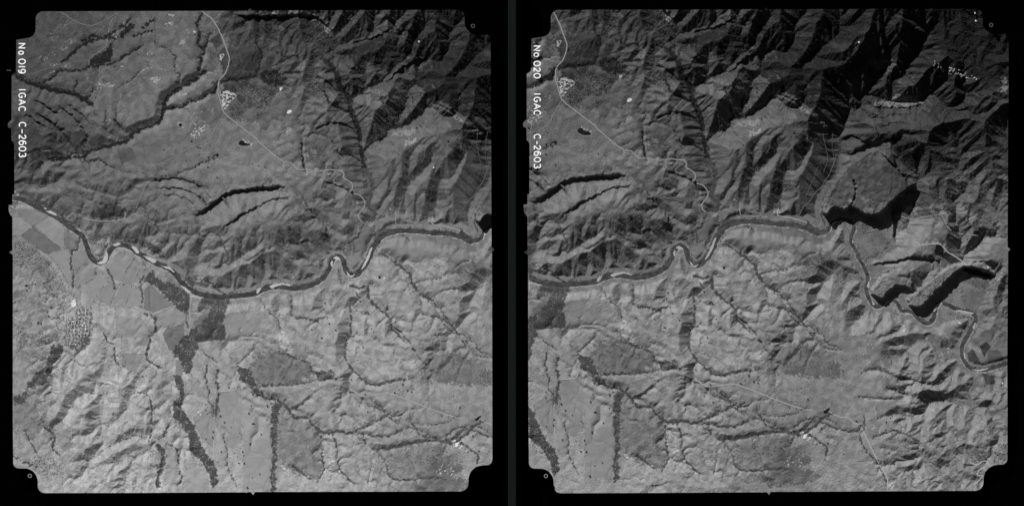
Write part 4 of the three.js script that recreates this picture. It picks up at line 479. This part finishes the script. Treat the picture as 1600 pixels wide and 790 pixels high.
const CELL = 1.2;
const earth = grey(40);
function buildLand(F) {
  const root = new THREE.Group(), n = Math.ceil(766 / CELL), X = [], SD = [];
  const vert = new Float32Array((n + 1) * (n + 1) * 2), keep = new Uint8Array((n + 1) * (n + 1));
  for (let j = 0; j <= n; j++) for (let i = 0; i <= n; i++) {
    let x = 9 + i * CELL, y = 11 + j * CELL; const v = j * (n + 1) + i;
    const near = x < 72 || y < 62 || x > 722 || y > 718;
    if (near) { const [sd, px, py] = outlineSD(x, y); if (Math.abs(sd) < CELL * 0.72) { x = px; y = py; keep[v] = 1; } else keep[v] = sd < 0 ? 2 : 0; } else keep[v] = 2;
    vert[2 * v] = x + F.off; vert[2 * v + 1] = y;
  }
  const buckets = new Map(), edges = new Map();
  const tri = (a, b, c) => {
    if (!keep[a] || !keep[b] || !keep[c]) return;
    const cx = (vert[2 * a] + vert[2 * b] + vert[2 * c]) / 3, cy = (vert[2 * a + 1] + vert[2 * b + 1] + vert[2 * c + 1]) / 3;
    if (keep[a] + keep[b] + keep[c] < 6 && outlineSD(cx - F.off, cy)[0] > -0.01) return;
    const [gx, gy] = F.toMap(cx, cy), id = fieldId[idx(clamp(Math.round(gx), 0, MW - 1), clamp(Math.round(gy), 0, MH - 1))];
    if (!buckets.has(id)) buckets.set(id, []); buckets.get(id).push(a, b, c);
    if (keep[a] + keep[b] + keep[c] < 6) for (const [p, q] of [[a, b], [b, c], [c, a]]) { const k = q * 1e7 + p; if (edges.has(k)) edges.delete(k); else edges.set(p * 1e7 + q, [p, q]); }
  };
  for (let j = 0; j < n; j++) for (let i = 0; i < n; i++) { const a = j * (n + 1) + i, b = a + 1, c = a + n + 1, d = c + 1; if ((i + j) & 1) { tri(a, c, b); tri(b, c, d); } else { tri(a, c, d); tri(a, d, b); } }
  let skirtAt = -60;
  const make = (list) => {
    const local = new Map(), pos = [], nor = [], uv = [], index = [];
    for (const v of list) {
      let k = local.get(v);
      if (k === undefined) {
        k = local.size; local.set(v, k);
        const fx = vert[2 * v], fy = vert[2 * v + 1], [gx, gy] = F.toMap(fx, fy), [wx, wz] = world(fx, fy), e = 0.8;
        const hx = (F.height(fx + e, fy) - F.height(fx - e, fy)) / (2 * e * PX), hz = (F.height(fx, fy + e) - F.height(fx, fy - e)) / (2 * e * PX), l = 1 / Math.hypot(hx, 1, hz);
        pos.push(wx, F.height(fx, fy), wz); nor.push(-hx * l, l, -hz * l); uv.push(gx / MW, gy / MH * (MH * TS / TH));
      }
      index.push(k);
    }
    const g = new THREE.BufferGeometry();
    g.setAttribute('position', new THREE.Float32BufferAttribute(pos, 3)); g.setAttribute('normal', new THREE.Float32BufferAttribute(nor, 3)); g.setAttribute('uv', new THREE.Float32BufferAttribute(uv, 2)); g.setIndex(index);
    return g;
  };
  for (const [id, list] of [...buckets].sort((a, b) => a[0] - b[0])) {
    if (id && list.length < 60) { buckets.get(0).push(...list); continue; }
  }
  for (const [id, list] of [...buckets].sort((a, b) => a[0] - b[0])) {
    if (id && list.length < 60) continue;
    const m = new THREE.Mesh(make(list), landMaterial); m.name = id ? 'field' : 'open_land';
    if (id) { const t = fieldPolys[id - 1].tone; m.userData.label = t > 115 ? 'pale dry field with straight edges' : t > 95 ? 'mid grey field with straight edges' : 'dark field with straight edges'; }
    root.add(m);
  }
  const sp = [], si = [];                                 // cut sides of the piece of land
  for (const [p, q] of edges.values()) {
    const k = sp.length / 3;
    for (const v of [p, q]) { const fx = vert[2 * v], fy = vert[2 * v + 1], [wx, wz] = world(fx, fy); sp.push(wx, F.height(fx, fy), wz, wx, skirtAt, wz); }
    si.push(k, k + 1, k + 2, k + 2, k + 1, k + 3);
  }
  const sg = new THREE.BufferGeometry(); sg.setAttribute('position', new THREE.Float32BufferAttribute(sp, 3)); sg.setIndex(si); sg.computeVertexNormals();
  const sm = new THREE.Mesh(sg, earth); sm.name = 'cut_side'; root.add(sm);
  add(root, 'terrain', { kind: 'structure', label: `${F.word} with river valley, hills, fields and gullies` });
}
FRAMES.forEach(buildLand);

// strips that follow the land (roads, water): rows of points across a line
function strip(F, pts, widthAt, heightAt, across = 2, margin = 0.4) {
  const pos = [], index = [], ok = [];
  pts.forEach((p, k) => {
    const a = pts[Math.max(0, k - 1)], b = pts[Math.min(pts.length - 1, k + 1)], L = Math.hypot(b[0] - a[0], b[1] - a[1]) || 1, nx = -(b[1] - a[1]) / L, ny = (b[0] - a[0]) / L, w = widthAt(p, k);
    for (let q = 0; q <= across; q++) {
      const s = (q / across - 0.5) * w, gx = p[0] + nx * s, gy = p[1] + ny * s, [wx, wz, fx, fy] = F.at(gx, gy);
      ok.push(F.inside(fx, fy, margin)); pos.push(wx, heightAt(p, fx, fy, gx, gy), wz);
    }
    if (k) for (let q = 0; q < across; q++) { const i = (k - 1) * (across + 1) + q, j = i + across + 1; if (ok[i] && ok[i + 1] && ok[j] && ok[j + 1]) index.push(i, i + 1, j, j, i + 1, j + 1); }
  });
  if (!index.length) return null;
  const g = new THREE.BufferGeometry(); g.setAttribute('position', new THREE.Float32BufferAttribute(pos, 3));
  const up = new Float32Array(pos.length); for (let i = 1; i < up.length; i += 3) up[i] = 1; g.setAttribute('normal', new THREE.BufferAttribute(up, 3));
  g.setIndex(index); const used2 = new Map(), np = [], ni = [], nn = [];                     // keep only the points in use
  for (const i of index) { if (!used2.has(i)) { used2.set(i, used2.size); np.push(pos[3 * i], pos[3 * i + 1], pos[3 * i + 2]); nn.push(0, 1, 0); } ni.push(used2.get(i)); }
  const out = new THREE.BufferGeometry(); out.setAttribute('position', new THREE.Float32BufferAttribute(np, 3)); out.setAttribute('normal', new THREE.Float32BufferAttribute(nn, 3)); out.setIndex(ni);
  return out;
}
const WATER = new THREE.MeshPhysicalMaterial({ roughness: 0.32, metalness: 0, ior: 1.33 }); WATER.vertexColors = true;
const WHERE = ['', 'across the upper left corner', 'down to the dark wood in the upper plain', 'west of the dark wood in the upper plain', 'south of the dark wood in the upper plain', 'joining the road in the upper left corner', 'branching from the main road below the village', 'to the farm on the upper plain', 'running straight over the southern plain', 'joining the straight farm road from above', 'on the north bank below the spurs', 'along the rim of the gorge', 'zigzagging up the last spur', 'under the dark oval patch', 'up to the curved cliff', 'out of the town to the east', 'between two pale fields', 'beside the dense riverside wood', 'down the pale fields in the lower middle', 'short and bright between pale fields', 'in the eroded hills below the town', 'in the lower left scrub', 'between narrow pale strips of field', 'along the west side of the town', 'down to the lower left notch', 'looping round a small scarp', 'curving over the rounded plain', 'straight down to the bottom edge', 'bright and looping in the lower right corner', 'up the middle of the dry plain', 'down the spur beside the ravine', 'short, above the dry stream', 'below the last river bend', 'down the spur above the gorge', 'in the high forest', 'on the crest above the second cliff', '', 'along the right edge spur', 'around the village'];
const gravel = grey(178), roadMats = new Map();
for (const F of FRAMES) {
  const rg = strip(F, RIVER, (p) => p[2] + 1.2, (p, fx, fy) => p[4] + F.lift(fx, fy), 6, 0.1);
  { const n = rg.attributes.position.count, v = new Float32Array(n * 3), p = rg.attributes.position; for (let k = 0; k < n; k++) { const x = p.getX(k) / PX - F.off, z = p.getZ(k) / PX, t = 0.054 * (1 + 0.45 * n1(x / 16, z / 9) + 0.3 * n2(x / 5, z / 4)); v[3 * k] = v[3 * k + 1] = v[3 * k + 2] = Math.max(0.02, t); } rg.setAttribute('color', new THREE.BufferAttribute(v, 3)); }
  add(new THREE.Mesh(rg, WATER), 'river', { kind: 'structure', label: `grey river winding across the ${F.word}` });
  // gravel bars lie beside and in the stream
  let bars = 0;
  BAR.forEach((t) => {
    const pts = wobble(smooth([...P(t), P(t)[0]], 1.2).slice(0, -1), 0.7, 0.45), near = (x, y) => { let b = RIVER[0], d = 1e9; for (const p of RIVER) { const q = (p[0] - x) ** 2 + (p[1] - y) ** 2; if (q < d) { d = q; b = p; } } return b[4]; };
    const flat = pts.map(([x, y]) => F.at(x, y)); if (!flat.every(([, , fx, fy]) => F.inside(fx, fy, 0.1))) return;
    const level = near(pts[0][0], pts[0][1]), tris = THREE.ShapeUtils.triangulateShape(flat.map(([x, z]) => new THREE.Vector2(x, z)), []), pos = [], index = [], m = flat.length;
    flat.forEach(([x, z, fx, fy]) => pos.push(x, level + 1.1 + F.lift(fx, fy), z)); flat.forEach(([x, z, fx, fy]) => pos.push(x, level - 3 + F.lift(fx, fy), z));
    const area = THREE.ShapeUtils.area(flat.map(([x, z]) => new THREE.Vector2(x, z)));
    for (const [a, b, c] of tris) area > 0 ? index.push(a, c, b) : index.push(a, b, c);
    for (let k = 0; k < m; k++) { const q = (k + 1) % m; index.push(k, k + m, q, q, k + m, q + m); }
    const g = new THREE.BufferGeometry(); g.setAttribute('position', new THREE.Float32BufferAttribute(pos, 3)); g.setIndex(index);
    const g2 = g.toNonIndexed(); g2.computeVertexNormals();
    add(new THREE.Mesh(g2, gravel), 'gravel_bar', { kind: 'structure', label: `${ordinal(++bars)} pale gravel bar from the left along the ${F.side} river`, group: `gravel bars, ${F.side} river` });
  });
  for (const [n, [kind, line, w, tone]] of ROAD.entries()) {
    const g = strip(F, wobble(smooth(line, 0.9), 0.35, 0.2), () => w, (p, fx, fy) => F.height(fx, fy) + 2, 2);
    if (!g) continue;
    if (!roadMats.has(tone)) roadMats.set(tone, grey(tone + 12));
    add(new THREE.Mesh(g, roadMats.get(tone)), kind === 'main' ? 'road' : kind === 'dry' ? 'dry_stream' : 'track', { kind: 'structure', label: kind === 'dry' ? `pale sandy stream bed running right from the gorge, ${F.side} land` : kind === 'main' ? `pale main road curving down the ${F.word}` : `thin pale dirt track ${WHERE[n]}, ${F.side} land` });
  }
}
// ponds
const pondWater = new THREE.MeshPhysicalMaterial({ roughness: 0.25, ior: 1.33 }); pondWater.color.setRGB(0.012, 0.012, 0.012);
for (const F of FRAMES) for (const [t, where] of [['L1 1090,650 1105,640 1120,652 1145,660 1118,666 1092,660', 'beside the main road'], ['L1 985,712 990,700 998,705 994,716', 'at the head of a short gully'], ['L1 814,572 820,562 830,570 826,580', 'among pale bare patches'], ['L6 1000,392 1015,382 1028,376 1020,390 1006,400', 'at a stream junction'], ['L4 558,505 565,500 570,506 563,514', 'near a bright farmhouse']]) {
  const pts = smooth([...P(t), P(t)[0]], 1).slice(0, -1), flat = pts.map(([x, y]) => F.at(x, y)); if (!flat.every(([, , fx, fy]) => F.inside(fx, fy, 0.3))) continue;
  let top = -1e9; for (const [, , fx, fy] of flat) top = Math.max(top, F.height(fx, fy));
  const cx = flat.reduce((s, p) => s + p[0], 0) / flat.length, cz = flat.reduce((s, p) => s + p[1], 0) / flat.length, pos = [cx, top + 0.4, cz], index = [];
  flat.forEach(([x, z]) => pos.push(x, top + 0.4, z)); flat.forEach(([x, z]) => pos.push(x, top - 12, z)); const m = flat.length;
  for (let k = 0; k < m; k++) { const q = (k + 1) % m; index.push(0, 1 + q, 1 + k, 1 + k, 1 + q, 1 + m + k, 1 + q, 1 + m + q, 1 + m + k); }
  const g = new THREE.BufferGeometry(); g.setAttribute('position', new THREE.Float32BufferAttribute(pos, 3)); g.setIndex(index); const g2 = g.toNonIndexed(); g2.computeVertexNormals();
  add(new THREE.Mesh(g2, pondWater), 'pond', { kind: 'structure', label: `small black pond ${where} on the ${F.word}` });
}

// streets of the town
{
  const F = FRAMES[0], st = grey(178);
  for (let k = 0; k < 7; k++) { const x = 326 + k * 40; const g = strip(F, wobble(smooth(P(`T ${x + 4},${k < 3 ? 548 : 462} ${x},700 ${x - 2},${k > 3 ? 785 - 30 * (k % 2) : 870 - 40 * (k % 2)}`), 1), 0.7, 0.12), (p) => 0.75 + 0.5 * n1(p[0] / 3, p[1] / 3), (p, fx, fy) => F.height(fx, fy) + 1.1); add(new THREE.Mesh(g, st), 'street', { kind: 'structure', label: `${ordinal(k + 1)} pale town street from the left, running top to bottom` }); }
  for (let k = 0; k < 9; k++) { const y = 452 + k * 47; const g = strip(F, wobble(smooth(P(`T ${k < 2 ? 446 : 326},${y} ${k > 6 ? 450 : 560 + 70 * (k % 3)},${y - 6}`), 1), 0.7, 0.12), (p) => 0.75 + 0.5 * n1(p[0] / 3, p[1] / 3), (p, fx, fy) => F.height(fx, fy) + 1.4); add(new THREE.Mesh(g, st), 'street', { kind: 'structure', label: `${ordinal(k + 1)} pale town cross street from the top` }); }
}

// ---------------------------------------------------------------- trees
function crownGeometry(seed, detail) {
  const g = new THREE.IcosahedronGeometry(1, detail), p = g.attributes.position, r = rng(seed), bumps = Array.from({ length: 7 }, () => { const v = new THREE.Vector3(r() - 0.5, r() * 0.8 - 0.2, r() - 0.5).normalize(); return [v, 0.15 + 0.3 * r()]; }), v = new THREE.Vector3();
  for (let i = 0; i < p.count; i++) { v.fromBufferAttribute(p, i); let k = 0.78; for (const [b, a] of bumps) k += a * Math.pow(Math.max(0, v.dot(b)), 4); k *= 0.9 + 0.2 * hash(Math.round(v.x * 50), Math.round(v.z * 50), Math.round(v.y * 50)); p.setXYZ(i, v.x * k, v.y * k * 0.8 + 0.95, v.z * k); }
  g.computeVertexNormals(); return g;
}
const leaf = matte(0.055);
const bark = matte(0.05);
const mat = new THREE.Matrix4(), quat = new THREE.Quaternion(), eul = new THREE.Euler(), col = new THREE.Color();
const woodAt = (gx, gy) => { const tx = Math.round(gx * TS), ty = Math.round(gy * TS); return tx < 0 || ty < 0 || tx >= TW || ty >= TH ? 0 : woodMap[(ty * TW + tx) * 4] / 255; };
for (const F of FRAMES) {
  const list = [], step = 0.8;
  const [gx0] = F.toMap(F.off + 10, 395), [gx1] = F.toMap(F.off + 775, 395);
  for (let cy = 0; cy < MH / step; cy++) for (let cx = Math.floor(gx0 / step); cx < gx1 / step; cx++) {
    const gx = (cx + 0.1 + 0.8 * hash(cx, cy, 1)) * step, gy = (cy + 0.1 + 0.8 * hash(cx, cy, 2)) * step, ix = clamp(Math.round(gx), 0, MW - 1), iy = clamp(Math.round(gy), 0, MH - 1), i = idx(ix, iy);
    let k = woodAt(gx + 2 * (hash(cx, cy, 11) - 0.5), gy + 2 * (hash(cx, cy, 12) - 0.5)) * clump(gx, gy) * 0.72, shrub = false;
    if (!fieldId[i]) { const c = 0.5 + 0.5 * n1(gx / 24, gy / 24), bush = 0.004 + rgh[i] * 0.06 * c * c; if (k < bush) { k = bush; shrub = true; } }
    if (rd[i] < rhw[i] + 1.4 || hash(cx, cy, 3) > k) continue;
    const [x, z, fx, fy] = F.at(gx, gy); if (!F.inside(fx, fy, 0.8) || (fx - F.off < 43 && fy > 62 && fy < 268)) continue;
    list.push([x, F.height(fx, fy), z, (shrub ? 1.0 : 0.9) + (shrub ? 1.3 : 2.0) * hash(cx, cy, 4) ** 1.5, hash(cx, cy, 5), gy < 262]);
  }
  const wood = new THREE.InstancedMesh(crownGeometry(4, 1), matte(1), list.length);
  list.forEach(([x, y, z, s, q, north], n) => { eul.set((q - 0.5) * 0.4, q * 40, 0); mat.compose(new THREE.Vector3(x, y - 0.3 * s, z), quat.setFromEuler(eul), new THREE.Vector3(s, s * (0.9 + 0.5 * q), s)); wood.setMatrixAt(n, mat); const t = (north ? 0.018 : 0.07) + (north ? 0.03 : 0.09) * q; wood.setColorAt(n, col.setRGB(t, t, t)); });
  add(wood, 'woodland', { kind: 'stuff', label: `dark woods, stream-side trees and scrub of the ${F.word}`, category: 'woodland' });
}
// trees that stand alone and can be told apart
const TREE_ZONES = [
  [305, 600, 424, 764, 34, 'on pale dry fields by the bottom edge'], [480, 470, 640, 545, 22, 'on the open slope south of the river bends'], [585, 190, 720, 260, 16, 'on the pasture spurs below the dark mountains'],
  [250, 215, 430, 285, 16, 'on the smooth plain west of the road'], [30, 440, 85, 530, 14, 'on the rounded hill west of the town'], [520, 590, 720, 660, 16, 'along the farm road on the southern plain'], [930, 330, 1015, 420, 18, 'on the slope beyond the canyon'], [730, 620, 850, 740, 16, 'on the bare plain near the straight white road']];
const treeProto = (() => { const g = new THREE.Group(), c = new THREE.Mesh(crownGeometry(9, 2), leaf), t = new THREE.Mesh(new THREE.CylinderGeometry(0.09, 0.16, 0.9, 6).translate(0, 0.35, 0), bark); c.name = 'crown'; t.name = 'trunk'; g.add(t, c); return g; })();
for (const F of FRAMES) for (const [zi, [x0, y0, x1, y1, count, where]] of TREE_ZONES.entries()) {
  const r = rng(100 + zi), made = [];
  for (let n = 0, tries = 0; n < count && tries < 400; tries++) {
    const gx = x0 + (x1 - x0) * r(), gy = y0 + (y1 - y0) * r(), s = 3.4 + 2.4 * r(), turn = r() * 6.28, ix = Math.round(gx), iy = Math.round(gy);
    if (woodAt(gx, gy) > 0.2 || (rd[idx(ix, iy)] < 14)) continue; n++;
    const [x, z, fx, fy] = F.at(gx, gy); if (!F.inside(fx, fy, 1.5)) continue;
    const t = treeProto.clone(); t.position.set(x, F.height(fx, fy) - 0.4, z); t.scale.set(s, s * 0.9, s); t.rotation.y = turn;
    made.push(t);
  }
  made.sort((p, q) => p.position.x - q.position.x).forEach((t, n) => add(t, 'tree', { label: `${ordinal(n + 1)} lone tree from left ${where}, ${F.side} land`, category: 'tree', group: `lone trees ${where}, ${F.side}` }));
}

// ---------------------------------------------------------------- houses
function houseGeometry(w, d, h, r) {
  const s = new THREE.Shape(); s.moveTo(-w / 2, -2); s.lineTo(w / 2, -2); s.lineTo(w / 2, h); s.lineTo(w / 2 + 0.5, h - 0.2); s.lineTo(0, h + r); s.lineTo(-w / 2 - 0.5, h - 0.2); s.lineTo(-w / 2, h); s.closePath();
  return new THREE.ExtrudeGeometry(s, { depth: d, bevelEnabled: false }).translate(0, 0, -d / 2);
}
const houseShapes = [houseGeometry(7, 9, 3, 1.8), houseGeometry(8, 12, 3.2, 2), houseGeometry(6, 7, 2.8, 1.6)], roofs = [grey(170), grey(205), grey(140), grey(222)];
function house(F, gx, gy, turn, k, label, category, group, scale = 1) {
  const [x, z, fx, fy] = F.at(gx, gy); if (!F.inside(fx, fy, 2)) return;
  const m = new THREE.Mesh(houseShapes[k % 3], roofs[(k * 7) % 4]); m.position.set(x, F.height(fx, fy) + 0.5, z); m.rotation.y = turn; m.scale.setScalar(scale);
  add(m, 'house', { label, category, group });
}
for (const F of FRAMES) {
  if (!F.off) {                                           // the town on the plain, in blocks
    const r = rng(77); let n = 0;
    for (let by = 0; by < 9; by++) for (let bx = 0; bx < 7; bx++) {
      const X = 332 + bx * 40, Y = 455 + by * 47;
      if (by < 2 && bx < 3) continue; if (by > 6 && bx > 3) continue; if (bx > 5 && by > 2 && r() < 0.5) continue;
      for (const [ox, oy, corner] of [[4, 4, 'upper left'], [22, 3, 'upper right'], [3, 24, 'lower left'], [22, 25, 'lower right']]) { if (r() < 0.24) continue; const [[gx, gy]] = P(`T ${X + ox - 3 + 11 * r()},${Y + oy - 3 + 12 * r()}`); house(F, gx, gy, (r() < 0.5 ? 0 : Math.PI / 2) - 0.06, n++, `pale town house, ${corner} corner of the ${ordinal(bx + 1)} block in the ${ordinal(by + 1)} block row`, 'house', 'houses of the gridded town', 0.65 + 0.5 * r()); }
    }
  }
  const r = rng(88);                                      // village beside the main road
  const spots = Array.from({ length: 30 }, () => { const t = r(); return P(`L1 ${1012 + 55 * t * r() + 6 * r()},${425 + 75 * r() * (1 - 0.4 * t)}`)[0]; }).sort((p, q) => p[0] - q[0]);
  for (const [n, [gx, gy]] of spots.entries()) { house(F, gx, gy, r() * 3, n, `${ordinal(n + 1)} pale house from the left in the roadside village, ${F.side} land`, 'house', `roadside village houses, ${F.side}`, 0.7 + 0.25 * r()); }
  if (F.off) {
    const high = Array.from({ length: 62 }, () => { const t = r(); return P(`R1 ${745 + 200 * t + 12 * (r() - 0.5)},${300 + 62 * t + 50 * (r() - 0.5) * (1 - 0.7 * t)}`)[0]; }).sort((p, q) => p[0] - q[0]);
    for (const [n, [gx, gy]] of high.entries()) house(F, gx, gy, r() * 3, n, `${ordinal(n + 1)} tiny bright house from the left in the dark mountainside village`, 'house', 'mountainside village houses', 0.5 + 0.4 * r());
    for (const [t, w] of [['R1 935,65', 'at the top edge of the forest'], ['R1 940,100', 'below the first forest house'], ['R1 408,198', 'on a pale spur amid dark forest'], ['R2 1005,460', 'on the pale slope by the right edge'], ['R1 600,330', 'above the bright mesa'], ['R3 1075,230', 'near the last river bend']]) { const [[gx, gy]] = P(t); house(F, gx, gy, 0.4, 1, `single white house ${w}, right-hand piece of land`, 'house', undefined, 1.1); }
  } else for (const [t, w] of [['L2 150,510', 'on the pasture below the dark woodlot'], ['L4 586,510', 'beside a black pond south of the river'], ['L2 112,408', 'at the edge of the dark woodlot'], ['L2 812,765', 'on a spur below the mountains'], ['L5 908,362', 'among trees between pale fields'], ['L5 916,372', 'next to the tree clump between pale fields'], ['L5 456,565', 'in the bare eroded hills'], ['L2 745,190', 'high on the dark mountain']]) { const [[gx, gy]] = P(t); house(F, gx, gy, 0.4, 1, `single white house ${w}`, 'house', undefined, 1.1); }
}

// ---------------------------------------------------------------- lettering laid out on the land, and the marks round it
const bow = (cx, cy, rx, ry, a0, a1, n = 18) => Array.from({ length: n + 1 }, (_, k) => { const a = (a0 + (a1 - a0) * k / n) * Math.PI / 180; return [cx + rx * Math.cos(a), cy + ry * Math.sin(a)]; });
const GLYPH = {                                           // strokes in a box 1 wide and 1 high
  N: [[[0.05, 0], [0.05, 1], [0.95, 0], [0.95, 1]]], o: [bow(0.5, 0.36, 0.46, 0.36, 0, 360)], '.': [[[0.35, 0.03], [0.75, 0.03]]], '0': [bow(0.5, 0.5, 0.46, 0.5, 0, 360, 26)], '1': [[[0.5, 0], [0.5, 1]]], I: [[[0.5, 0], [0.5, 1]]],
  '9': [bow(0.5, 0.68, 0.44, 0.32, 0, 360), [[0.94, 0.68], ...bow(0.45, 0.5, 0.49, 0.5, 0, -120, 12)]], '6': [bow(0.5, 0.32, 0.44, 0.32, 0, 360), [[0.06, 0.32], ...bow(0.55, 0.5, 0.49, 0.5, 180, 60, 12)]], '2': [[...bow(0.5, 0.72, 0.42, 0.28, 170, -40, 14), [0.05, 0.02], [0.95, 0.02]]],
  '3': [bow(0.48, 0.74, 0.4, 0.26, 150, -80, 12), bow(0.48, 0.26, 0.46, 0.26, 85, -150, 14)], C: [bow(0.52, 0.5, 0.48, 0.5, 48, 312, 20)], G: [[...bow(0.52, 0.5, 0.48, 0.5, 48, 345, 20), [0.97, 0.46], [0.55, 0.46]]], A: [[[0, 0], [0.5, 1], [1, 0]], [[0.2, 0.34], [0.8, 0.34]]], '-': [[[0, 0.44], [1, 0.44]]],
};
const chalk = matte(0.9);
function ribbon(F, pts, w, lift) {
  const fine = []; for (let k = 0; k < pts.length - 1; k++) { const [a, b] = [pts[k], pts[k + 1]], n = Math.max(1, Math.ceil(Math.hypot(b[0] - a[0], b[1] - a[1]) / 0.7)); for (let q = 0; q < n; q++) fine.push([a[0] + (b[0] - a[0]) * q / n, a[1] + (b[1] - a[1]) * q / n]); } fine.push(pts[pts.length - 1]);
  const pos = [], nor = [], index = [];
  fine.forEach((p, k) => {
    const a = fine[Math.max(0, k - 1)], b = fine[Math.min(fine.length - 1, k + 1)], L = Math.hypot(b[0] - a[0], b[1] - a[1]) || 1, nx = -(b[1] - a[1]) / L, ny = (b[0] - a[0]) / L;
    let top = -1e9; for (const s of [-1, -0.5, 0, 0.5, 1]) for (const e of [-0.6, 0, 0.6]) top = Math.max(top, F.height(p[0] + nx * s * w * 0.5 + ny * e, p[1] + ny * s * w * 0.5 - nx * e));
    for (const s of [-0.5, 0.5]) { const [wx, wz] = world(p[0] + nx * s * w, p[1] + ny * s * w); pos.push(wx, top + lift, wz); nor.push(0, 1, 0); }
    if (k) index.push(2 * k - 2, 2 * k - 1, 2 * k, 2 * k, 2 * k - 1, 2 * k + 1);
  });
  return { pos, nor, index };
}
const KIND = (c) => /[0-9]/.test(c) ? 'digit' : c === '-' ? 'dash' : c === '.' ? 'full_stop' : 'letter';
function lettering(F, base, cap, chars, label) {
  const root = new THREE.Group();
  for (const [c, y0, y1] of chars) {
    const pos = [], nor = [], index = [];
    GLYPH[c].forEach((stroke, n) => { const r = ribbon(F, stroke.map(([u, v]) => [base + v * cap, y0 + 0.9 + u * (y1 - y0 - 1.8)]), c === '.' ? 2.1 : 1.75, 4 + 0.3 * n), at = pos.length / 3; pos.push(...r.pos); nor.push(...r.nor); index.push(...r.index.map((i) => i + at)); });
    const g = new THREE.BufferGeometry(); g.setAttribute('position', new THREE.Float32BufferAttribute(pos, 3)); g.setAttribute('normal', new THREE.Float32BufferAttribute(nor, 3)); g.setIndex(index);
    const m = new THREE.Mesh(g, chalk); m.name = KIND(c); root.add(m);
  }
  add(root, 'lettering', { label, category: 'lettering' });
}
const [A, B] = FRAMES;
lettering(A, 28, 10.3, [['N', 66.6, 76], ['o', 78.6, 85.8], ['.', 85.8, 88.6], ['0', 91, 100.8], ['1', 102.4, 105.6], ['9', 106.8, 115.2]], 'white painted serial number ending in nineteen, left-hand piece of land');
lettering(A, 28.6, 10.3, [['I', 138.5, 141.8], ['G', 144.2, 153.6], ['A', 154.6, 164.4], ['C', 165.4, 175]], 'four white capital letters beside the hill, left-hand piece of land');
lettering(A, 29, 10.4, [['C', 190, 199.6], ['-', 201, 209], ['2', 209.6, 217.8], ['6', 218.6, 227.4], ['0', 227.8, 237], ['3', 237.4, 246.4]], 'white letter C, dash and four digits, left-hand piece of land');
lettering(B, 834.2, 9.8, [['.', 67, 70], ['N', 72.4, 82], ['o', 83.2, 91], ['.', 91, 93.6], ['0', 96, 105.6], ['2', 106.4, 114.4], ['0', 115, 124.4]], 'white painted serial number ending in twenty, right-hand piece of land');
lettering(B, 834.4, 9.8, [['I', 146.4, 149.8], ['G', 152, 161.4], ['A', 162.4, 172.2], ['C', 172.6, 182]], 'four white capital letters near the village, right-hand piece of land');
lettering(B, 834.6, 9.8, [['C', 209.6, 219.4], ['-', 220.4, 227], ['2', 227, 235.2], ['6', 236, 245], ['0', 245.4, 254.8], ['3', 255, 264.4]], 'white letter C, dash and four digits, right-hand piece of land');

const ringPaint = grey(150), ringDim = grey(95);
for (const F of FRAMES) {
  for (const [x, y, m, where] of [[47, 742.5, ringPaint, 'lower left'], [739, 41.3, ringDim, 'upper right']]) {
    const [wx, wz] = world(x + F.off, y), near = [-30, -15, 0, 15, 30].flatMap((p) => [-30, -15, 0, 15, 30].map((q) => [x + F.off + p, y + q])).filter(([p, q]) => F.inside(p, q)).map(([p, q]) => F.height(p, q));
    const top = Math.max(...near) + 60, root = new THREE.Group(); root.position.set(wx, -60, wz);
    const added_post = new THREE.Mesh(new THREE.CylinderGeometry(3.6 * PX, 3.8 * PX, top + 60, 32).translate(0, (top + 60) / 2, 0), matte(0.0004)), ring = new THREE.Mesh(new THREE.TorusGeometry(2.6 * PX, 0.5 * PX, 6, 40).rotateX(Math.PI / 2).scale(1, 0.35, 1).translate(0, top + 61, 0), m);  // unseen black column added to raise the ring out of the shadow
    added_post.name = 'added_post'; ring.name = 'ring'; root.add(added_post, ring);
    add(root, 'ring_mark', { label: `small grey ring in the ${where} corner notch, ${F.side} land`, category: 'ring' });
  }
  const tick = new THREE.Mesh(new THREE.BoxGeometry(7 * PX, 2, 0.9 * PX), ringDim), [tx, tz] = world(12 + F.off, 109.5); tick.position.set(tx, -58.9, tz);
  add(tick, 'tick_mark', { label: `short grey dash on the black beside the left edge, ${F.word}`, category: 'mark' });
}
// the strip between the two pieces of land: a ribbed dark bar
{
  const s = new THREE.Shape(), w = 12.8 * PX, ribs = 4; s.moveTo(-w / 2, -340);
  for (let k = 0; k < ribs; k++) { const a = -w / 2 + k * w / ribs, b = a + w / ribs; s.lineTo(a + 0.6, 6); s.lineTo(b - 2.4, 6); s.lineTo(b - 1.6, 3.5); if (k < ribs - 1) s.lineTo(b - 0.4, 3.5); }
  s.lineTo(w / 2, -340); s.closePath();
  const bar = new THREE.Mesh(new THREE.ExtrudeGeometry(s, { depth: 4400, bevelEnabled: false }).translate(0, 0, -2200), matte(0.01));
  bar.material.color.setRGB(0.0083, 0.0106, 0.0102); const [bx] = world(800, 395); bar.position.set(bx, 280.1, 0);
  add(bar, 'divider_bar', { label: 'narrow ribbed dark grey bar between the two pieces of land', category: 'divider' });
}
renderer.render(scene, camera);
